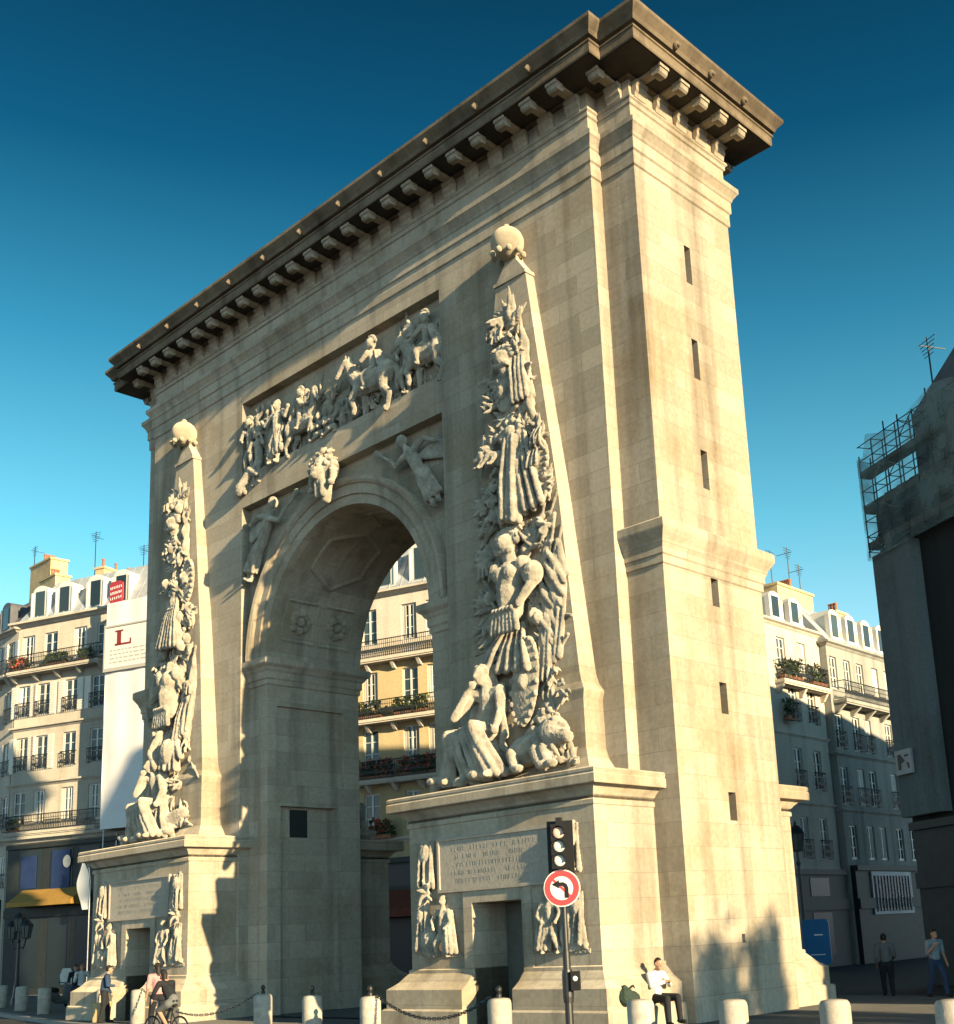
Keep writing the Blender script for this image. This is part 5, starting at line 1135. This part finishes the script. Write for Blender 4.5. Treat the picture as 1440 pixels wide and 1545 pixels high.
# blue panel
bp_ = thing('advertising_panel', 'bright blue rounded advertising panel standing in the shade right of the arch', 'advertising panel', (8.15,12.5,-.35), math.radians(22))
b = MB(); pts = [];
for cx, cz, a0 in ((.3,1.1,0),(-.3,1.1,90),(-.3,.0,180),(.3,.0,270)):
    for k in range(6): a = math.radians(a0+18*k); pts.append((cx+.12*math.cos(a), 1.35+cz-.15+.15*math.sin(a)))
b.prism([(x, z-.0) for x, z in pts], 'y', -.08, .08); b.build('panel', 'bluepanel', bp_)
b = MB(); b.box(-.08,.08,-.05,.05,.35,1.25); b.box(-.3,.3,-.2,.2,.352,.42); b.build('foot', 'iron', bp_)
b = MB(); b.box(-.05,.22,-.09,-.082,1.95,1.99); b.box(-.2,.25,-.09,-.082,1.35,1.38); b.build('pale_stripe', 'paint_white', bp_)

# ================================================================= people
M['c_stripe'] = mat('blue_grey_shirt', (.22, .27, .30), .9, noise=.3, nscale=14)
def person(label, loc, rz, J, cl, s=1., hairm='hair_d', hair='short', bare=(), vox=.016):
    """one continuous body; hair, top, trousers and shoes as clothing children. J: joints (x right, y forward, z up) in metres"""
    t = thing('person', label, 'person', loc, rz); j = {k: Vector(v) for k, v in J.items()}
    hd = j['head']; fw_ = Vector(J.get('look', (0,1,0))).normalized(); sd_ = fw_.cross(Vector((0,0,1))).normalized()
    b = MB()
    b.ell(hd, (.075,.092,.115), Matrix((sd_, fw_, sd_.cross(fw_))).transposed(), n=14, m_=10)
    b.cap(hd+fw_*.035-Vector((0,0,.06)), hd+fw_*.045-Vector((0,0,.075)), .05)
    b.cap(hd+fw_*.09+Vector((0,0,.012)), hd+fw_*.108-Vector((0,0,.02)), .012, .018)
    for q in (-1,1): b.ell(hd+sd_*q*.078, (.018,.028,.035), n=7, m_=5)
    b.cap(hd-Vector((0,0,.07)), j['neck'], .052, .058)
    b.cap(j['neck'], j['chest'], .07, .12); b.cap(j['chest'], j['hip'], .125, .125)
    for q in 'lr':
        b.chain([j['chest']+(j['sh'+q]-j['chest'])*.5+Vector((0,0,.06)), j['sh'+q], j['el'+q], j['wr'+q]], [.08,.055,.042,.03])
        d = (j['wr'+q]-j['el'+q]).normalized(); x = d.orthogonal().normalized() if abs(d.z) < .9 else Vector((0,1,0)); x = (x-d*x.dot(d)).normalized(); pal = j['wr'+q]+d*.05
        b.cap(j['wr'+q], pal+d*.03, .028, .033)
        y_ = d.cross(x)
        for k in range(4):
            o = pal+d*.035+x*(-.03+.02*k); L_ = (.06,.072,.068,.052)[k]; b.cap(o, o+d*L_*.6, .011, .01); b.cap(o+d*L_*.6, o+d*L_-y_*.015, .01, .009)
        b.cap(pal-d*.02+x*.03, pal+d*.02+x*.055, .013, .01)
        b.chain([j['hip']+(j['hp'+q]-j['hip'])*.7, j['hp'+q], j['kn'+q], j['an'+q]], [.1,.09,.058,.04]); f_ = Vector(J.get('toe'+q, tuple(fw_*.15+Vector((0,0,-.03))))); b.cap(j['an'+q]+Vector((0,0,-.03)), j['an'+q]+f_+Vector((0,0,-.02)), .04, .03)
    me = fuse(b, 'body', vox, 1); me.materials.clear(); me.materials.append(M['skin']); link('body', me, t)
    for q in (-1,1):
        e = MB(); e.ell(hd+fw_*.083+sd_*q*.03+Vector((0,0,.018)), .011, n=8, m_=6); e.build('eye', 'black', t)
    h = MB(); h.ell(hd-fw_*.014+Vector((0,0,.024)), (.086,.098,.108), Matrix((sd_, fw_, sd_.cross(fw_))).transposed(), n=14, m_=10)
    hm = MB()
    for i, v in enumerate(h.v): pass
    if hair == 'long': h.cap(hd-fw_*.06, hd-fw_*.09-Vector((0,0,.2)), .075, .06)
    # cut the face out by pushing the front lower vertices inside
    hv = []
    for v in h.v:
        w = Vector(v)-hd
        if w.dot(fw_) > .02 and w.z < .055: w = w*.55
        hv.append(tuple(hd+w))
    h.v = hv; h.build('hair', hairm, t, smooth=True)
    c = MB(); c.cap(j['neck']-Vector((0,0,.02)), j['chest'], .082, .145); c.cap(j['chest'], j['hip']+Vector((0,0,.02)), .148, .145)
    for q in 'lr':
        c.chain([j['chest']+(j['sh'+q]-j['chest'])*.5+Vector((0,0,.05)), j['sh'+q], j['el'+q]], [.095,.07,.058])
        if 'arms' not in bare: c.cap(j['el'+q], j['wr'+q], .058, .042)
    me = fuse(c, 'top', vox, 2); me.materials.clear(); me.materials.append(M[cl[0]]); link('jacket' if cl[0] in ('c_dark','c_blue') else 'shirt', me, t)
    c = MB(); c.cap(j['hip']+Vector((0,0,.06)), j['hip']-Vector((0,0,.02)), .14, .14)
    for q in 'lr':
        c.chain([j['hip']+(j['hp'+q]-j['hip'])*.7, j['hp'+q], j['kn'+q]], [.12,.108,.078])
        if 'legs' not in bare: c.cap(j['kn'+q], j['an'+q]-Vector((0,0,.02)), .078, .062)
    me = fuse(c, 'trousers', vox, 2); me.materials.clear(); me.materials.append(M[cl[1]]); link('trousers' if 'legs' not in bare else 'shorts', me, t)
    for q in 'lr':
        f_ = Vector(J.get('toe'+q, tuple(fw_*.15+Vector((0,0,-.03))))); c = MB(); c.cap(j['an'+q]+Vector((0,0,-.035))-f_*.25, j['an'+q]+f_+Vector((0,0,-.025)), .05, .042); c.build('shoe', cl[2] if len(cl) > 2 else 'c_dark', t, smooth=True)
    return t
def stand(lean=0, step=.12, arm=0, h=1.75, bend=0):
    k = h/1.75
    J = dict(head=(0,.03+lean*1.2,1.63), neck=(0,.0+lean,1.47), chest=(0,-.01+lean*.7,1.28), hip=(0,0,.96), shl=(-.2,lean*.9,1.42), shr=(.2,lean*.9,1.42), ell=(-.26,-.04+lean,1.14), elr=(.26,-.04+lean+arm*.1,1.14), wrl=(-.25,.1+lean,.9), wrr=(.22,.12+lean+arm*.2,.92+arm*.4),
        hpl=(-.1,0,.9), hpr=(.1,0,.9), knl=(-.11,step*.7+.03,.5), knr=(.11,-step*.4+.03,.5), anl=(-.11,step,.09), anr=(.11,-step*1.2,.09))
    return {a: (v[0]*k, v[1]*k, v[2]*k) for a, v in J.items()}
# man sitting on the plinth of the right pedestal
sit = dict(head=(0,.14,.82), look=(.1,1,-.25), neck=(0,.05,.66), chest=(0,.0,.46), hip=(0,-.02,.12), shl=(-.2,.04,.6), shr=(.2,.04,.6), ell=(-.27,.16,.36), elr=(.27,.18,.36), wrl=(-.08,.36,.42), wrr=(.08,.37,.44),
    hpl=(-.11,.06,.1), hpr=(.11,.06,.1), knl=(-.16,.5,.12), knr=(.14,.5,.1), anl=(-.2,.5,-.34), anr=(.22,.6,-.36), toel=(0,.15,-.02), toer=(.04,.15,-.02))
person('man in pale shirt and dark trousers sitting on the stone plinth, head bowed', (11.82,.0-.45,.5), math.radians(-100), sit, ('c_white','c_dark','c_dark'), vox=.013)
bg_ = thing('bag', 'dark green slouched bag lying on the plinth beside the seated man', 'bag', (11.78,-1.35,.5), .3)
b = MB(); b.ell((0,0,.16), (.24,.34,.17), n=12, m_=8); b.ell((.05,-.25,.2), (.18,.2,.2)); b.cap((0,.3,.1), (0,.55,.04), .14, .09); b.cap((0,-.1,.28), (.05,-.3,.4), .1, .05)
carve(b, 'sack', 'c_green', bg_, .025); b = MB(); b.tube([(.1,.2,.28),(.13,.0,.42),(.1,-.2,.34)], .018); b.build('strap', 'c_dark', bg_)
# cyclist and bicycle
cy = Vector((.9,-5.85,-.13)); cr = math.radians(98)
bk = thing('bicycle', 'dark city bicycle ridden away along the kerb at the left', 'bicycle', cy, cr)
def wheel(y):
    t = link('wheel', None, bk, (0,y,.34)); q = MB(); n = 28; 
    for i in range(n): a, c = 2*PI*i/n, 2*PI*(i+1)/n; q.bar((0,.33*math.cos(a),.33*math.sin(a)),(0,.33*math.cos(c),.33*math.sin(c)),.02,n=6)
    q.build('tyre', 'rubber', t); q = MB()
    for i in range(n): a, c = 2*PI*i/n, 2*PI*(i+1)/n; q.bar((0,.305*math.cos(a),.305*math.sin(a)),(0,.305*math.cos(c),.305*math.sin(c)),.01,n=5)
    for i in range(14): a = 2*PI*i/14; q.bar((.02*(-1)**i,0,0),(0,.3*math.cos(a),.3*math.sin(a)),.003,n=4)
    q.bar((-.05,0,0),(.05,0,0),.025); q.build('rim', 'steel', t)
wheel(-.5); wheel(.55)
q = MB()
for a, c in (((0,-.5,.34),(0,-.1,.3)),((0,-.1,.3),(0,-.22,.86)),((0,-.22,.8),(0,.36,.84)),((0,-.1,.3),(0,.38,.74)),((0,-.5,.34),(0,-.2,.76)),((0,.34,.92),(0,.55,.34)),((-.02,-.5,.34),(-.02,-.1,.3))): q.bar(a, c, .018)
q.bar((-.12,-.1,.3),(.12,-.1,.3),.015); q.bar((.12,-.1,.3),(.12,.03,.2),.012); q.bar((-.12,-.1,.3),(-.12,-.23,.4),.012); q.build('frame', 'iron', bk)
q = MB(); q.ell((0,-.24,.93), (.09,.14,.045)); q.bar((0,-.23,.8),(0,-.24,.92),.014); q.build('saddle', 'rubber', bk, smooth=True)
q = MB(); q.tube([(-.28,.22,1.08),(-.2,.32,1.06),(0,.34,1.02),(.2,.32,1.06),(.28,.22,1.08)], .014); q.bar((0,.34,1.02),(0,.34,.9),.014); q.build('handlebar', 'steel', bk)
ride = dict(head=(0,.18,1.66), look=(0,1,-.1), neck=(0,.08,1.5), chest=(0,.0,1.32), hip=(0,-.2,1.02), shl=(-.2,.06,1.46), shr=(.2,.06,1.46), ell=(-.28,.14,1.24), elr=(.28,.14,1.24), wrl=(-.25,.24,1.1), wrr=(.25,.24,1.1),
    hpl=(-.11,-.18,.97), hpr=(.11,-.18,.97), knl=(-.14,.14,.82), knr=(.14,.12,.62), anl=(-.14,-.18,.47), anr=(.13,.02,.28))
person('cyclist in black jacket and grey shorts with bare legs, riding away', cy, cr, ride, ('c_dark','c_grey','c_dark'), bare=('legs',), hairm='hair_d', hair='long')
person('woman with black hair and pink top walking just left of the cyclist', (-1.5,-4.75,0), math.radians(80), stand(.05,.2,1,1.8), ('c_pink','c_dark','c_dark'), hair='long', bare=('arms',))
person('person in a navy jacket standing before the left doorway', (-8.35,-2.75,0), math.radians(-30), stand(.08,.1,.5,1.74), ('c_blue','c_dark','c_dark'))
tb_ = thing('tote_bag', 'tan canvas bag on the ground by the person in the navy jacket', 'bag', (-9.0,-2.5,0), .5)
b = MB(); b.prism([(-.24,0),(.24,0),(.3,.62),(-.28,.58)], 'y', -.1, .1); b.build('bag_body', 'c_tan', tb_); b = MB(); b.tube([(-.14,0,.58),(-.1,0,.85),(.1,0,.86),(.14,0,.6)], .02); b.build('handle', 'c_tan', tb_)
person('auburn-haired woman in a black coat over a white blouse, left of the left pedestal', (-15.9,.2,0), math.radians(-110), stand(.06,.1,1,1.78), ('c_white','c_dark','c_dark'), hairm='hair_o', hair='long')
person('tall person in black with folded arms beside the auburn-haired woman', (-15.3,.9,0), math.radians(-60), stand(0,.08,1,1.8), ('c_dark','c_dark','c_dark'), hairm='hair_o')
person('man in dark jacket standing farthest left in the group by the left pedestal', (-17.2,.6,0), math.radians(-120), stand(.05,.1,.4,1.76), ('c_dark','c_blue','c_dark'))
person('person in a dull grey top standing in the dark street', (12.3,9.0,0), math.radians(30), stand(0,.12,.3,1.62), ('c_grey','c_dark','c_dark'))
person('man in a dull blue-grey shirt striding in the shade at the right edge', (13.9,8.6,0), math.radians(-120), stand(.05,.25,1,1.7), ('c_stripe','c_blue','c_dark'), bare=('arms',))
# parked scooter by the group
sx = thing('scooter', 'grey parked scooter with a tall pale windshield left of the group', 'scooter', (-19.3,.9,0), math.radians(20))
for y in (-.62,.62):
    q = MB(); n = 22; t = link('wheel', None, sx, (0,y,.26))
    for i in range(n): a, c = 2*PI*i/n, 2*PI*(i+1)/n; q.bar((0,.2*math.cos(a),.2*math.sin(a)),(0,.2*math.cos(c),.2*math.sin(c)),.055,n=7)
    q.build('tyre', 'rubber', t); q = MB(); q.prism([(.16*math.cos(2*PI*i/16), .16*math.sin(2*PI*i/16)) for i in range(16)], 'x', -.03, .03); q.build('rim', 'steel', t)
q = MB(); q.cap((0,-.6,.6), (0,-.1,.55), .2, .17); q.cap((0,-.1,.42), (0,.35,.38), .13, .12); q.chain([V(0,.4,.4), V(0,.5,.75), V(0,.42,1.0)], [.17,.17,.1]); q.cap((0,.55,.5), (0,.68,.5), .12, .1); carve(q, 'fairing', 'c_grey', sx, .025)
q = MB(); q.cap((0,-.6,.8), (0,-.1,.78), .13, .12); q.build('seat', 'rubber', sx, smooth=True)
q = MB(); q.tube([(-.3,.32,1.08),(0,.42,1.05),(.3,.32,1.08)], .02); q.build('handlebar', 'iron', sx)
q = MB(); q.prism([(-.28,1.0),(.28,1.0),(.34,1.35),(.2,1.62),(-.2,1.62),(-.34,1.35)], 'y', .4, .42); o = q.build('windshield', 'palepost', sx); o.rotation_euler.x = .0
